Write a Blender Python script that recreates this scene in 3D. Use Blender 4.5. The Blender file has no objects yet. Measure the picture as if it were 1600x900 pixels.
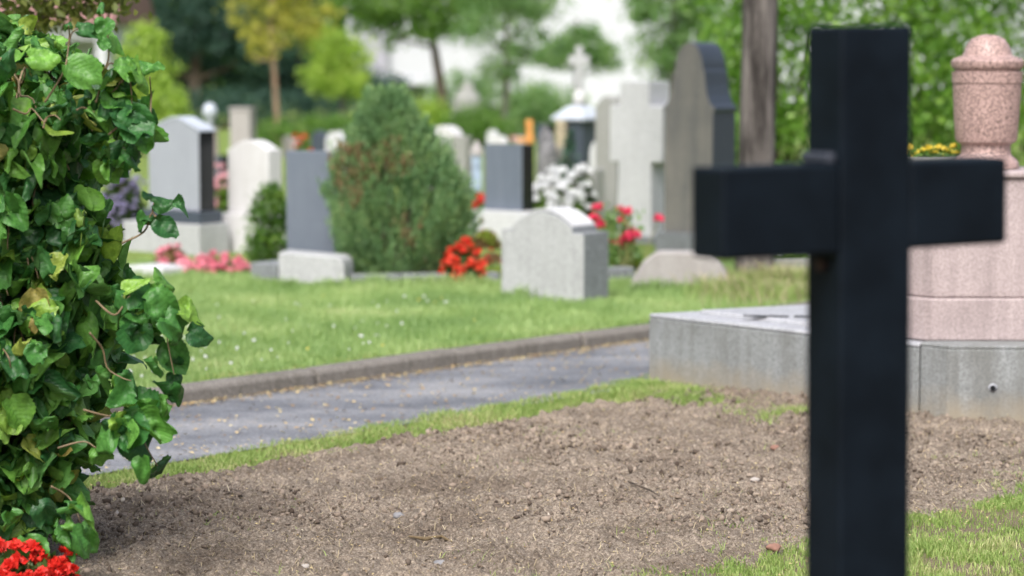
import bpy, math, random
import numpy as np
from mathutils import Vector
rnd = random.Random(11)
rng = np.random.default_rng(11)
S = bpy.context.scene
C = S.collection
R = math.radians
# ------------------------------------------------------------------ camera
EYE = 1.6
LENS = 85.0
F = 1600 * LENS / 36.0
PITCH = math.atan((450 - 85) / F)
cp, sp = math.cos(PITCH), math.sin(PITCH)
cam_d = bpy.data.cameras.new('camera')
cam = bpy.data.objects.new('camera', cam_d)
C.objects.link(cam)
cam.location = (0, 0, EYE)
cam.rotation_euler = (math.pi / 2 - PITCH, 0, 0)
cam_d.lens = LENS
cam_d.sensor_width = 36
cam_d.clip_start = 0.05
cam_d.clip_end = 2000
cam_d.dof.use_dof = True
cam_d.dof.focus_distance = 7.9
cam_d.dof.aperture_fstop = 2.15
S.camera = cam


def ray(px, py):
    a, b = (px - 800) / F, (450 - py) / F
    return Vector((a, b * sp + cp, b * cp - sp))


def at(px, py, z=0.0):
    d = ray(px, py)
    t = (z - EYE) / d.z
    return Vector((d.x * t, d.y * t, z))


def at_d(px, py, D):
    d = ray(px, py)
    t = D / d.y
    return Vector((d.x * t, D, EYE + d.z * t))


def zof(py, D):
    return at_d(800, py, D).z


def mpp(D):
    return D / F


def solve(P0, e, px):
    k = (px - 800) / F
    A = P0.y * cp + (EYE - P0.z) * sp
    return (k * A - P0.x) / (e.x - k * e.y * cp)


UU = Vector((math.cos(R(48)), math.sin(R(48)), 0))      # along the path
NN = Vector((math.sin(R(48)), -math.cos(R(48)), 0))     # across the path, towards the viewer
LAWN = 0.08


def nu(x, y):
    return x * NN.x + y * NN.y, x * UU.x + y * UU.y


# ------------------------------------------------------------------ materials
def newmat(name):
    m = bpy.data.materials.new(name)
    m.use_nodes = True
    nt = m.node_tree
    return m, nt, nt.nodes['Principled BSDF'], nt.nodes['Material Output']


def N(nt, t, **kw):
    n = nt.nodes.new(t)
    for k, v in kw.items():
        if k in n.inputs:
            n.inputs[k].default_value = v
        else:
            setattr(n, k, v)
    return n


def ramp(nt, stops, interp='LINEAR'):
    r = nt.nodes.new('ShaderNodeValToRGB')
    r.color_ramp.interpolation = interp
    els = r.color_ramp.elements
    while len(els) < len(stops):
        els.new(0.5)
    for e, (p, c) in zip(els, stops):
        e.position = p
        e.color = (*c, 1) if len(c) == 3 else c
    return r


def mix(nt, fac, a, b, mode='MIX'):
    m = nt.nodes.new('ShaderNodeMix')
    m.data_type = 'RGBA'
    m.blend_type = mode
    for k, v in ((0, fac), (6, a), (7, b)):
        if hasattr(v, 'links'):
            nt.links.new(v, m.inputs[k])
        else:
            m.inputs[k].default_value = v if k == 0 else (*v[:3], 1)
    return m.outputs[2]


def pos(nt):
    return nt.nodes.new('ShaderNodeNewGeometry').outputs['Position']


def noise(nt, scale, detail=4, rough=0.6, vec=None):
    n = N(nt, 'ShaderNodeTexNoise', Scale=scale, Detail=detail, Roughness=rough)
    nt.links.new(vec if vec is not None else pos(nt), n.inputs['Vector'])
    return n.outputs['Fac']


def bump(nt, b, h, strength=0.4, dist=0.01):
    bn = N(nt, 'ShaderNodeBump', Strength=strength, Distance=dist)
    nt.links.new(h, bn.inputs['Height'])
    nt.links.new(bn.outputs['Normal'], b.inputs['Normal'])


def granite(name, base, dark=0.5, light=1.3, grain=160, rough=0.6, stain=0.25, stain_col=None, spec=0.35, lo=0.34, hi=0.66):
    m, nt, b, o = newmat(name)
    base = np.array(base)
    g = noise(nt, grain, 3, 0.7)
    r = ramp(nt, [(lo, tuple(base * dark)), (0.5, tuple(base)), (hi, tuple(np.minimum(base * light, 0.95)))])
    nt.links.new(g, r.inputs[0])
    st = noise(nt, 3.0, 6, 0.65)
    # vertical rain streaks
    mp = N(nt, 'ShaderNodeMapping')
    mp.inputs['Scale'].default_value = (22, 22, 1.5)
    nt.links.new(pos(nt), mp.inputs['Vector'])
    sk = noise(nt, 1.0, 4, 0.6, mp.outputs[0])
    mm = N(nt, 'ShaderNodeMath', operation='MULTIPLY')
    nt.links.new(st, mm.inputs[0]); nt.links.new(sk, mm.inputs[1])
    rs = ramp(nt, [(0.16, (0, 0, 0)), (0.38, (1, 1, 1))])
    nt.links.new(mm.outputs[0], rs.inputs[0])
    sm = N(nt, 'ShaderNodeMath', operation='MULTIPLY')
    nt.links.new(rs.outputs[0], sm.inputs[0]); sm.inputs[1].default_value = stain
    sc = stain_col if stain_col is not None else tuple(base * 0.45)
    col = mix(nt, sm.outputs[0], r.outputs[0], sc)
    nt.links.new(col, b.inputs['Base Color'])
    b.inputs['Roughness'].default_value = rough
    b.inputs['Specular IOR Level'].default_value = spec
    bump(nt, b, g, 0.15, 0.002)
    return m


def foliage(name, stops, rough=0.5, trans=0.35, nscale=2.0, var=0.5, spec=0.4):
    """leaf colour: random per leaf, drifting from clump to clump"""
    m, nt, b, o = newmat(name)
    geo = nt.nodes.new('ShaderNodeNewGeometry')
    nz = noise(nt, nscale, 2, 0.5)
    mx = N(nt, 'ShaderNodeMix'); mx.data_type = 'FLOAT'
    mx.inputs[0].default_value = var
    nt.links.new(geo.outputs['Random Per Island'], mx.inputs[2])
    rr = N(nt, 'ShaderNodeMapRange'); rr.inputs[1].default_value = 0.3; rr.inputs[2].default_value = 0.7
    nt.links.new(nz, rr.inputs[0])
    nt.links.new(rr.outputs[0], mx.inputs[3])
    r = ramp(nt, stops)
    nt.links.new(mx.outputs[0], r.inputs[0])
    nt.links.new(r.outputs[0], b.inputs['Base Color'])
    b.inputs['Roughness'].default_value = rough
    b.inputs['Specular IOR Level'].default_value = spec
    t = N(nt, 'ShaderNodeBsdfTranslucent')
    tc = mix(nt, 1.0, r.outputs[0], (1.0, 1.0, 1.0) if 'petal' in name or 'spike' in name else (1.0, 1.15, 0.55), 'MULTIPLY')
    nt.links.new(tc, t.inputs[0])
    ms = N(nt, 'ShaderNodeMixShader'); ms.inputs[0].default_value = trans
    nt.links.new(b.outputs[0], ms.inputs[1]); nt.links.new(t.outputs[0], ms.inputs[2])
    nt.links.new(ms.outputs[0], o.inputs[0])
    return m


def plain(name, col, rough=0.6, var=0.15, scale=12, spec=0.4, bstr=0.0):
    m, nt, b, o = newmat(name)
    col = np.array(col)
    g = noise(nt, scale, 5, 0.6)
    r = ramp(nt, [(0.3, tuple(col * (1 - var))), (0.7, tuple(np.minimum(col * (1 + var), 0.95)))])
    nt.links.new(g, r.inputs[0])
    nt.links.new(r.outputs[0], b.inputs['Base Color'])
    b.inputs['Roughness'].default_value = rough
    b.inputs['Specular IOR Level'].default_value = spec
    if bstr:
        bump(nt, b, g, bstr, 0.01)
    return m


def bark(name, c1, c2, sc=14):
    m, nt, b, o = newmat(name)
    mp = N(nt, 'ShaderNodeMapping'); mp.inputs['Scale'].default_value = (sc, sc, sc * 0.12)
    nt.links.new(pos(nt), mp.inputs['Vector'])
    g = noise(nt, 1.6, 6, 0.7, mp.outputs[0])
    r = ramp(nt, [(0.36, c1), (0.62, c2)])
    nt.links.new(g, r.inputs[0])
    nt.links.new(r.outputs[0], b.inputs['Base Color'])
    b.inputs['Roughness'].default_value = 0.9
    bump(nt, b, g, 0.9, 0.03)
    return m


M = {}
M['grey_granite'] = granite('speckled grey granite', (0.40, 0.41, 0.425), 0.5, 1.35, 120, 0.6, 0.3)
M['grey_granite_side'] = granite('dark granite for shaded sides and borders', (0.19, 0.205, 0.22), 0.4, 1.6, 90, 0.8, 0.3)  # carries the small headstone's side shade; plain dark stone on borders and bases
M['white_granite'] = granite('white granite', (0.54, 0.55, 0.57), 0.75, 1.2, 90, 0.6, 0.2)
M['white_marble'] = granite('white marble', (0.56, 0.56, 0.575), 0.9, 1.08, 60, 0.5, 0.3, (0.38, 0.37, 0.35))
M['slate_sheen'] = granite('slate with painted sky sheen', (0.115, 0.138, 0.178), 0.8, 1.2, 200, 0.55, 0.35, (0.17, 0.195, 0.235))  # blue grey tone includes the sky reflected in the front
M['pale_sheen'] = granite('pale granite with painted sky sheen', (0.30, 0.32, 0.37), 0.9, 1.1, 200, 0.45, 0.2)  # pale tone has the sky's reflection put into the colour
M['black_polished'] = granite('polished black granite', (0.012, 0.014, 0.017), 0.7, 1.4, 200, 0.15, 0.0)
M['brown_stone'] = granite('weathered brown stone', (0.195, 0.187, 0.172), 0.75, 1.2, 90, 0.75, 0.65, (0.10, 0.105, 0.11))
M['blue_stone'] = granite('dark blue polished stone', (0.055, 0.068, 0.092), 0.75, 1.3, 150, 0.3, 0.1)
M['concrete'] = granite('pale concrete', (0.335, 0.32, 0.315), 0.8, 1.15, 80, 0.85, 0.45, (0.24, 0.22, 0.21))
M['kerb'] = granite('weathered kerb concrete', (0.175, 0.162, 0.148), 0.5, 1.5, 110, 0.9, 0.5, (0.08, 0.075, 0.06))
M['plinth'] = granite('plinth granite', (0.235, 0.25, 0.255), 0.6, 1.35, 110, 0.75, 0.6, (0.105, 0.105, 0.095))
M['cap'] = granite('pale plinth capping', (0.38, 0.39, 0.42), 0.6, 1.25, 110, 0.55, 0.35)
M['pink'] = granite('pink granite', (0.40, 0.335, 0.335), 0.5, 1.28, 150, 0.6, 0.45, (0.17, 0.135, 0.135), lo=0.36, hi=0.62)
M['pink_urn'] = granite('pink speckled granite', (0.375, 0.262, 0.24), 0.12, 1.45, 165, 0.45, 0.0, lo=0.42, hi=0.60)
M['grey_weather'] = granite('weathered grey stone', (0.27, 0.275, 0.265), 0.8, 1.2, 90, 0.8, 0.5, (0.2, 0.2, 0.17))
M['rough_rock'] = granite('rough dark rock', (0.16, 0.16, 0.17), 0.4, 1.6, 18, 0.8, 0.3)
M['tan_stone'] = granite('tan rubble stone', (0.42, 0.36, 0.26), 0.5, 1.3, 25, 0.85, 0.3)
M['white_paint'] = plain('white render', (0.50, 0.515, 0.56), 0.8, 0.03, 2)
M['shaded_lilac'] = plain('shaded lilac render', (0.40, 0.40, 0.46), 0.8, 0.03, 2)  # darker copy of the white render, with the wing's shade in its colour
M['roof_tile'] = plain('red roof tile', (0.22, 0.12, 0.11), 0.8, 0.25, 6)
M['dark_glass'] = plain('dark window glass', (0.02, 0.028, 0.03), 0.1, 0.2, 3)
M['grey_metal'] = plain('grey zinc', (0.3, 0.31, 0.34), 0.5, 0.1, 3)
M['zinc_roof'] = plain('pale zinc roof', (0.42, 0.46, 0.53), 0.35, 0.08, 3)
M['orange_wood'] = plain('orange varnished wood', (0.55, 0.25, 0.07), 0.5, 0.25, 20)
M['bark'] = bark('grey brown bark', (0.02, 0.016, 0.014), (0.165, 0.148, 0.138), 9)
M['bark_dark'] = bark('dark bark', (0.03, 0.022, 0.016), (0.12, 0.09, 0.065), 8)
M['bark_tan'] = bark('tan bark', (0.14, 0.09, 0.06), (0.32, 0.22, 0.15), 8)
M['twig'] = plain('brown corkscrew twig', (0.17, 0.125, 0.07), 0.6, 0.4, 25)
M['twig_green'] = plain('green twig', (0.25, 0.24, 0.09), 0.6, 0.3, 25)
M['red_petal'] = foliage('red petals', [(0, (0.50, 0.006, 0.006)), (1, (0.80, 0.05, 0.03))], 0.5, 0.3)
M['orange_red'] = foliage('orange red petals', [(0, (0.62, 0.02, 0.01)), (1, (0.85, 0.12, 0.06))], 0.5, 0.3)
M['pink_petal'] = foliage('pink petals', [(0, (0.78, 0.18, 0.28)), (1, (0.88, 0.48, 0.54))], 0.5, 0.35)
M['rose_petal'] = foliage('rose petals', [(0, (0.70, 0.02, 0.08)), (1, (0.85, 0.10, 0.20))], 0.5, 0.35)
M['pale_pink'] = foliage('pale pink petals', [(0, (0.75, 0.35, 0.4)), (1, (0.85, 0.55, 0.6))], 0.5, 0.35)
M['white_petal'] = foliage('white petals', [(0, (0.80, 0.81, 0.83)), (1, (0.88, 0.89, 0.90))], 0.5, 0.3)
M['yellow_petal'] = foliage('yellow petals', [(0, (0.72, 0.55, 0.03)), (1, (0.85, 0.76, 0.18))], 0.5, 0.35)
M['lilac_petal'] = foliage('lavender spikes', [(0, (0.22, 0.20, 0.38)), (1, (0.42, 0.38, 0.58))], 0.6, 0.3)
M['herb'] = foliage('bedding plant leaves', [(0, (0.05, 0.12, 0.02)), (1, (0.20, 0.32, 0.05))])
M['herb_dark'] = foliage('dark bedding leaves', [(0, (0.02, 0.05, 0.012)), (1, (0.08, 0.14, 0.03))])
M['moss_green'] = foliage('yellow green cushion', [(0, (0.16, 0.24, 0.03)), (1, (0.34, 0.40, 0.06))])
M['rust_herb'] = foliage('rusty low plant', [(0, (0.16, 0.10, 0.05)), (1, (0.35, 0.22, 0.10))])
M['box'] = foliage('boxwood leaves', [(0, (0.03, 0.085, 0.012)), (0.6, (0.09, 0.20, 0.03)), (1, (0.26, 0.40, 0.06))], 0.4, 0.3, 6)
M['juniper'] = foliage('blue green juniper', [(0, (0.085, 0.18, 0.08)), (0.45, (0.18, 0.32, 0.15)), (0.8, (0.32, 0.46, 0.21)), (0.95, (0.42, 0.50, 0.23)), (1, (0.36, 0.27, 0.15))], 0.5, 0.4, 5, 0.45)
M['juniper_dead'] = foliage('rusty juniper', [(0, (0.17, 0.125, 0.06)), (1, (0.33, 0.22, 0.12))], 0.7, 0.2)
M['tree_mid'] = foliage('mid green leaves', [(0, (0.055, 0.13, 0.022)), (0.6, (0.13, 0.26, 0.045)), (1, (0.27, 0.41, 0.09))], 0.45, 0.45)
M['tree_light'] = foliage('light green leaves', [(0, (0.10, 0.21, 0.075)), (0.6, (0.20, 0.34, 0.13)), (1, (0.36, 0.47, 0.20))], 0.45, 0.45)
M['tree_yellow'] = foliage('yellowing leaves', [(0, (0.25, 0.26, 0.05)), (0.5, (0.42, 0.41, 0.08)), (1, (0.60, 0.52, 0.12))], 0.5, 0.45)
M['tree_lime'] = foliage('lime leaves', [(0, (0.20, 0.32, 0.05)), (0.5, (0.34, 0.48, 0.08)), (1, (0.48, 0.58, 0.14))], 0.5, 0.45)
M['tree_dark'] = foliage('dark evergreen', [(0, (0.018, 0.052, 0.040)), (0.6, (0.038, 0.092, 0.066)), (1, (0.075, 0.15, 0.095))], 0.6, 0.2, 1.2)
M['shrub_bright'] = foliage('bright shrub leaves', [(0, (0.05, 0.13, 0.018)), (0.5, (0.14, 0.29, 0.04)), (1, (0.34, 0.52, 0.10))], 0.38, 0.45, 2.5)
M['olive'] = foliage('olive overhanging leaves', [(0, (0.05, 0.075, 0.015)), (0.6, (0.13, 0.16, 0.03)), (1, (0.26, 0.22, 0.06))], 0.5, 0.35, 5)
M['grass'] = foliage('lawn grass', [(0, (0.17, 0.285, 0.10)), (0.5, (0.32, 0.45, 0.175)), (0.82, (0.47, 0.57, 0.27)), (1, (0.62, 0.59, 0.38))], 0.5, 0.4, 1.3, 0.6)
M['grass_dry'] = foliage('verge grass', [(0, (0.14, 0.23, 0.05)), (0.45, (0.25, 0.36, 0.095)), (0.72, (0.36, 0.42, 0.16)), (1, (0.55, 0.47, 0.30))], 0.6, 0.3, 3.0, 0.45)
M['straw'] = foliage('straw', [(0, (0.22, 0.17, 0.10)), (0.6, (0.40, 0.33, 0.22)), (1, (0.60, 0.53, 0.40))], 0.7, 0.2)
M['litter'] = foliage('fallen leaf litter', [(0, (0.12, 0.07, 0.04)), (0.35, (0.30, 0.20, 0.10)), (0.6, (0.5, 0.38, 0.2)), (0.85, (0.6, 0.5, 0.25)), (1, (0.55, 0.5, 0.42))], 0.7, 0.1, 8, 0.2)
M['clod'] = foliage('soil clod', [(0, (0.055, 0.041, 0.033)), (0.4, (0.146, 0.118, 0.095)), (0.75, (0.25, 0.20, 0.16)), (0.95, (0.33, 0.275, 0.225)), (1, (0.50, 0.46, 0.40))], 0.95, 0.0, 30, 0.15, 0.1)

# hazel leaf: veins follow the leaf's own UV
def hazel_mat():
    m, nt, b, o = newmat('hazel leaf')
    geo = nt.nodes.new('ShaderNodeNewGeometry')
    r = ramp(nt, [(0, (0.018, 0.078, 0.026)), (0.3, (0.038, 0.145, 0.036)), (0.6, (0.078, 0.235, 0.046)), (0.84, (0.16, 0.36, 0.06)), (0.95, (0.24, 0.39, 0.06)), (1, (0.33, 0.25, 0.09))])
    nt.links.new(geo.outputs['Random Per Island'], r.inputs[0])
    uv = N(nt, 'ShaderNodeUVMap')
    sx = N(nt, 'ShaderNodeSeparateXYZ'); nt.links.new(uv.outputs[0], sx.inputs[0])
    ab = N(nt, 'ShaderNodeMath', operation='ABSOLUTE'); nt.links.new(sx.outputs[1], ab.inputs[0])
    # side veins
    k = N(nt, 'ShaderNodeMath', operation='MULTIPLY_ADD'); nt.links.new(ab.outputs[0], k.inputs[0]); k.inputs[1].default_value = -0.30
    nt.links.new(sx.outputs[0], k.inputs[2])
    f = N(nt, 'ShaderNodeMath', operation='MULTIPLY'); nt.links.new(k.outputs[0], f.inputs[0]); f.inputs[1].default_value = 8.0
    pp = N(nt, 'ShaderNodeMath', operation='PINGPONG'); nt.links.new(f.outputs[0], pp.inputs[0]); pp.inputs[1].default_value = 0.5
    v1 = N(nt, 'ShaderNodeMapRange'); nt.links.new(pp.outputs[0], v1.inputs[0]); v1.inputs[1].default_value = 0.0; v1.inputs[2].default_value = 0.10; v1.inputs[3].default_value = 1; v1.inputs[4].default_value = 0
    v2 = N(nt, 'ShaderNodeMapRange'); nt.links.new(ab.outputs[0], v2.inputs[0]); v2.inputs[1].default_value = 0.0; v2.inputs[2].default_value = 0.07; v2.inputs[3].default_value = 1; v2.inputs[4].default_value = 0
    mxm = N(nt, 'ShaderNodeMath', operation='MAXIMUM'); nt.links.new(v1.outputs[0], mxm.inputs[0]); nt.links.new(v2.outputs[0], mxm.inputs[1])
    vf = N(nt, 'ShaderNodeMath', operation='MULTIPLY'); nt.links.new(mxm.outputs[0], vf.inputs[0]); vf.inputs[1].default_value = 0.09
    col = mix(nt, vf.outputs[0], r.outputs[0], (0.20, 0.32, 0.10))
    bl = noise(nt, 55, 3, 0.6)
    rb = ramp(nt, [(0.35, (0.72, 0.75, 0.7)), (0.65, (1.2, 1.15, 1.1))]); nt.links.new(bl, rb.inputs[0])
    col = mix(nt, 1.0, col, rb.outputs[0], 'MULTIPLY')
    back = mix(nt, 0.4, col, (0.10, 0.20, 0.06))
    col2 = mix(nt, geo.outputs['Backfacing'], col, back)
    nt.links.new(col2, b.inputs['Base Color'])
    b.inputs['Roughness'].default_value = 0.40
    b.inputs['Specular IOR Level'].default_value = 0.38
    hb = N(nt, 'ShaderNodeMath', operation='MULTIPLY_ADD'); nt.links.new(pp.outputs[0], hb.inputs[0]); hb.inputs[1].default_value = 0.3; nt.links.new(bl, hb.inputs[2])
    bn = N(nt, 'ShaderNodeBump', Strength=0.8, Distance=0.005); nt.links.new(hb.outputs[0], bn.inputs['Height']); nt.links.new(bn.outputs[0], b.inputs['Normal'])
    t = N(nt, 'ShaderNodeBsdfTranslucent')
    tc = mix(nt, 1.0, col2, (1.2, 1.3, 0.5), 'MULTIPLY'); nt.links.new(tc, t.inputs[0])
    ms = N(nt, 'ShaderNodeMixShader'); ms.inputs[0].default_value = 0.28
    nt.links.new(b.outputs[0], ms.inputs[1]); nt.links.new(t.outputs[0], ms.inputs[2]); nt.links.new(ms.outputs[0], o.inputs[0])
    return m


M['hazel'] = hazel_mat()


def cross_mat():
    m, nt, b, o = newmat('blue black painted metal')
    g = noise(nt, 9, 5, 0.6)
    r = ramp(nt, [(0.35, (0.0025, 0.0048, 0.0080)), (0.7, (0.005, 0.009, 0.0145))]); nt.links.new(g, r.inputs[0])
    nt.links.new(r.outputs[0], b.inputs['Base Color'])
    b.inputs['Roughness'].default_value = 0.5
    b.inputs['Specular IOR Level'].default_value = 0.11
    bump(nt, b, g, 0.1, 0.004)
    return m


M['black_paint'] = cross_mat()
M['glint_paint'] = plain('pale glint grey', (0.035, 0.04, 0.055), 0.5, 0.2, 20)  # paler tone for light reflecting on the cross arm
M['rust'] = plain('rusty bolt', (0.03, 0.015, 0.01), 0.8, 0.4, 40)


def soil_mat():
    m, nt, b, o = newmat('dry crumbly soil')
    g1 = noise(nt, 2.2, 4, 0.6)
    g2 = noise(nt, 95, 6, 0.8)
    r = ramp(nt, [(0.32, (0.098, 0.078, 0.062)), (0.45, (0.22, 0.182, 0.146)), (0.57, (0.325, 0.278, 0.228)), (0.68, (0.52, 0.465, 0.395))]); nt.links.new(g2, r.inputs[0])
    vo = N(nt, 'ShaderNodeTexVoronoi', Scale=190.0); nt.links.new(pos(nt), vo.inputs['Vector'])
    sv = N(nt, 'ShaderNodeSeparateColor'); nt.links.new(vo.outputs['Color'], sv.inputs[0])
    r2 = ramp(nt, [(0.32, (0.62, 0.59, 0.57)), (0.5, (0.92, 0.91, 0.90)), (0.68, (1.12, 1.10, 1.08))]); nt.links.new(g1, r2.inputs[0])
    c = mix(nt, 1.0, r.outputs[0], r2.outputs[0], 'MULTIPLY')
    r3 = ramp(nt, [(0.0, (0.62, 0.60, 0.59)), (0.3, (0.88, 0.88, 0.88)), (0.8, (1.05, 1.05, 1.05)), (1.0, (1.45, 1.45, 1.42))]); nt.links.new(sv.outputs[0], r3.inputs[0])
    c = mix(nt, 1.0, c, r3.outputs[0], 'MULTIPLY')
    nt.links.new(c, b.inputs['Base Color'])
    b.inputs['Roughness'].default_value = 0.95
    b.inputs['Specular IOR Level'].default_value = 0.15
    bump(nt, b, g2, 0.9, 0.012)
    return m


def lawn_mat(name, a, c, d):
    m, nt, b, o = newmat(name)
    g1 = noise(nt, 1.2, 5, 0.65); g2 = noise(nt, 60, 4, 0.7)
    r = ramp(nt, [(0.35, a), (0.55, c), (0.75, d)])
    mx = N(nt, 'ShaderNodeMath', operation='MULTIPLY_ADD'); nt.links.new(g2, mx.inputs[0]); mx.inputs[1].default_value = 0.6
    h = N(nt, 'ShaderNodeMath', operation='MULTIPLY'); nt.links.new(g1, h.inputs[0]); h.inputs[1].default_value = 0.45
    nt.links.new(h.outputs[0], mx.inputs[2])
    nt.links.new(mx.outputs[0], r.inputs[0]); nt.links.new(r.outputs[0], b.inputs['Base Color'])
    b.inputs['Roughness'].default_value = 0.95; b.inputs['Specular IOR Level'].default_value = 0.1
    bump(nt, b, g2, 0.8, 0.02)
    return m


def asphalt_mat():
    m, nt, b, o = newmat('worn asphalt')
    sep = N(nt, 'ShaderNodeMapping'); sep.inputs['Rotation'].default_value = (0, 0, R(-48)); sep.inputs['Scale'].default_value = (1.0, 1.7, 1)
    nt.links.new(pos(nt), sep.inputs['Vector'])
    g1 = noise(nt, 1.3, 5, 0.6, sep.outputs[0]); g2 = noise(nt, 75, 4, 0.8); g3 = noise(nt, 5, 5, 0.7)
    r = ramp(nt, [(0.34, (0.085, 0.093, 0.11)), (0.5, (0.15, 0.158, 0.178)), (0.64, (0.225, 0.23, 0.245))]); nt.links.new(g1, r.inputs[0])
    r2 = ramp(nt, [(0.34, (0.5, 0.5, 0.5)), (0.66, (1.5, 1.48, 1.45))]); nt.links.new(g2, r2.inputs[0])
    c = mix(nt, 1.0, r.outputs[0], r2.outputs[0], 'MULTIPLY')
    r3 = ramp(nt, [(0.60, (0, 0, 0)), (0.72, (1, 1, 1))]); nt.links.new(g3, r3.inputs[0])
    hm = N(nt, 'ShaderNodeMath', operation='MULTIPLY'); nt.links.new(r3.outputs[0], hm.inputs[0]); hm.inputs[1].default_value = 0.55
    c = mix(nt, hm.outputs[0], c, (0.33, 0.29, 0.25))
    nt.links.new(c, b.inputs['Base Color']); b.inputs['Roughness'].default_value = 0.75
    bump(nt, b, g2, 0.6, 0.006)
    return m


def splash(m):
    nt = m.node_tree; b = nt.nodes['Principled BSDF']
    src = b.inputs['Base Color'].links[0].from_socket
    sp_ = N(nt, 'ShaderNodeSeparateXYZ'); nt.links.new(pos(nt), sp_.inputs[0])
    nz = noise(nt, 7, 5, 0.65)
    ad = N(nt, 'ShaderNodeMath', operation='MULTIPLY_ADD'); nt.links.new(nz, ad.inputs[0]); ad.inputs[1].default_value = -.22; nt.links.new(sp_.outputs[2], ad.inputs[2])
    mr = N(nt, 'ShaderNodeMapRange'); nt.links.new(ad.outputs[0], mr.inputs[0]); mr.inputs[1].default_value = -.10; mr.inputs[2].default_value = .03; mr.inputs[3].default_value = .75; mr.inputs[4].default_value = 0
    nt.links.new(mix(nt, mr.outputs[0], src, (0.27, 0.23, 0.165)), b.inputs['Base Color'])


splash(M['plinth'])
M['soil'] = soil_mat()
M['lawn'] = lawn_mat('turf under the grass', (0.09, 0.11, 0.035), (0.17, 0.24, 0.06), (0.28, 0.36, 0.10))
M['verge'] = lawn_mat('thin turf', (0.12, 0.095, 0.07), (0.18, 0.15, 0.10), (0.22, 0.23, 0.10))
M['asphalt'] = asphalt_mat()


# ------------------------------------------------------------------ mesh helpers
class MB:
    def __init__(s):
        s.v, s.f, s.m = [], [], []

    def add(s, vs, fs, mi=0):
        o = len(s.v)
        s.v += [tuple(v) for v in vs]
        s.f += [tuple(i + o for i in f) for f in fs]
        s.m += (mi if isinstance(mi, list) else [mi] * len(fs))
        return s

    def prism(s, pts, P0, e, b, d, front=0, rest=0):
        """outline pts (along e, up) extruded d along b; front face is material `front`"""
        n = len(pts)
        vs = [P0 + e * x + Vector((0, 0, z)) for x, z in pts] + [P0 + e * x + Vector((0, 0, z)) + b * d for x, z in pts]
        fs = [tuple(range(n)), tuple(range(2 * n - 1, n - 1, -1))] + [(i + n, (i + 1) % n + n, (i + 1) % n, i) for i in range(n)]
        return s.add(vs, fs, [front] + [rest] * (n + 1))

    def slab(s, poly, z0, z1, mi=0, inset=0.0):
        """vertical prism over an xy polygon, top optionally inset"""
        n = len(poly)
        c = sum((Vector((p[0], p[1], 0)) for p in poly), Vector()) / n
        top = []
        for p in poly:
            q = Vector((p[0], p[1], 0)); dd = (c - q)
            q = q + dd.normalized() * inset if inset else q
            top.append((q.x, q.y, z1))
        vs = [(p[0], p[1], z0) for p in poly] + top
        fs = [tuple(range(n - 1, -1, -1)), tuple(range(n, 2 * n))] + [(i, (i + 1) % n, (i + 1) % n + n, i + n) for i in range(n)]
        return s.add(vs, fs, mi)

    def box(s, c, sx, sy, sz, rz=0.0, mi=0):
        ca, sa = math.cos(rz), math.sin(rz)
        poly = [(c[0] + x * ca - y * sa, c[1] + x * sa + y * ca) for x, y in ((-sx / 2, -sy / 2), (sx / 2, -sy / 2), (sx / 2, sy / 2), (-sx / 2, sy / 2))]
        return s.slab(poly, c[2], c[2] + sz, mi)

    def lathe(s, prof, c, seg=40, mi=0):
        n = len(prof)
        vs = []
        for r, z in prof:
            for k in range(seg):
                a = 2 * math.pi * k / seg
                vs.append((c[0] + r * math.cos(a), c[1] + r * math.sin(a), c[2] + z))
        fs = [(i * seg + k, i * seg + (k + 1) % seg, (i + 1) * seg + (k + 1) % seg, (i + 1) * seg + k) for i in range(n - 1) for k in range(seg)]
        fs += [tuple(range(seg - 1, -1, -1)), tuple((n - 1) * seg + k for k in range(seg))]
        return s.add(vs, fs, mi)

    def tube(s, pts, rad, seg=8, mi=0):
        pts = [Vector(p) for p in pts]
        n = len(pts)
        vs = []
        ref = Vector((0.31, 0.77, 0.55))
        for i, p in enumerate(pts):
            t = (pts[min(i + 1, n - 1)] - pts[max(i - 1, 0)]).normalized()
            x = t.cross(ref).normalized(); y = t.cross(x)
            r = rad[i] if isinstance(rad, (list, tuple)) else rad
            for k in range(seg):
                a = 2 * math.pi * k / seg
                vs.append(p + (x * math.cos(a) + y * math.sin(a)) * r)
        fs = [(i * seg + k, i * seg + (k + 1) % seg, (i + 1) * seg + (k + 1) % seg, (i + 1) * seg + k) for i in range(n - 1) for k in range(seg)]
        fs += [tuple(range(seg - 1, -1, -1)), tuple((n - 1) * seg + k for k in range(seg))]
        return s.add(vs, fs, mi)

    def data(s):
        return np.array(s.v, float), s.f, s.m


def lump(mb, c, rx, ry, rz, seed=0, rough=0.22, mi=0, nu_=10, nv=7):
    r = random.Random(seed)
    ph = [(r.uniform(0, 6), r.uniform(1, 3), r.uniform(0, 6), r.uniform(1, 3)) for _ in range(4)]
    vs, fs = [], []
    for j in range(nv):
        th = math.pi * (j + 0.02) / (nv - 1 + 0.04)
        for i in range(nu_):
            a = 2 * math.pi * i / nu_
            k = 1 + rough * sum(math.sin(a * round(f1) + p1) * math.sin(th * f2 + p2) for p1, f1, p2, f2 in ph) / 2
            vs.append((c[0] + rx * k * math.sin(th) * math.cos(a), c[1] + ry * k * math.sin(th) * math.sin(a), c[2] + rz * k * math.cos(th)))
    fs = [(j * nu_ + (i + 1) % nu_, j * nu_ + i, (j + 1) * nu_ + i, (j + 1) * nu_ + (i + 1) % nu_) for j in range(nv - 1) for i in range(nu_)]
    fs += [tuple(range(nu_)), tuple((nv - 1) * nu_ + k for k in range(nu_ - 1, -1, -1))]
    mb.add(vs, fs, mi)


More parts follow.
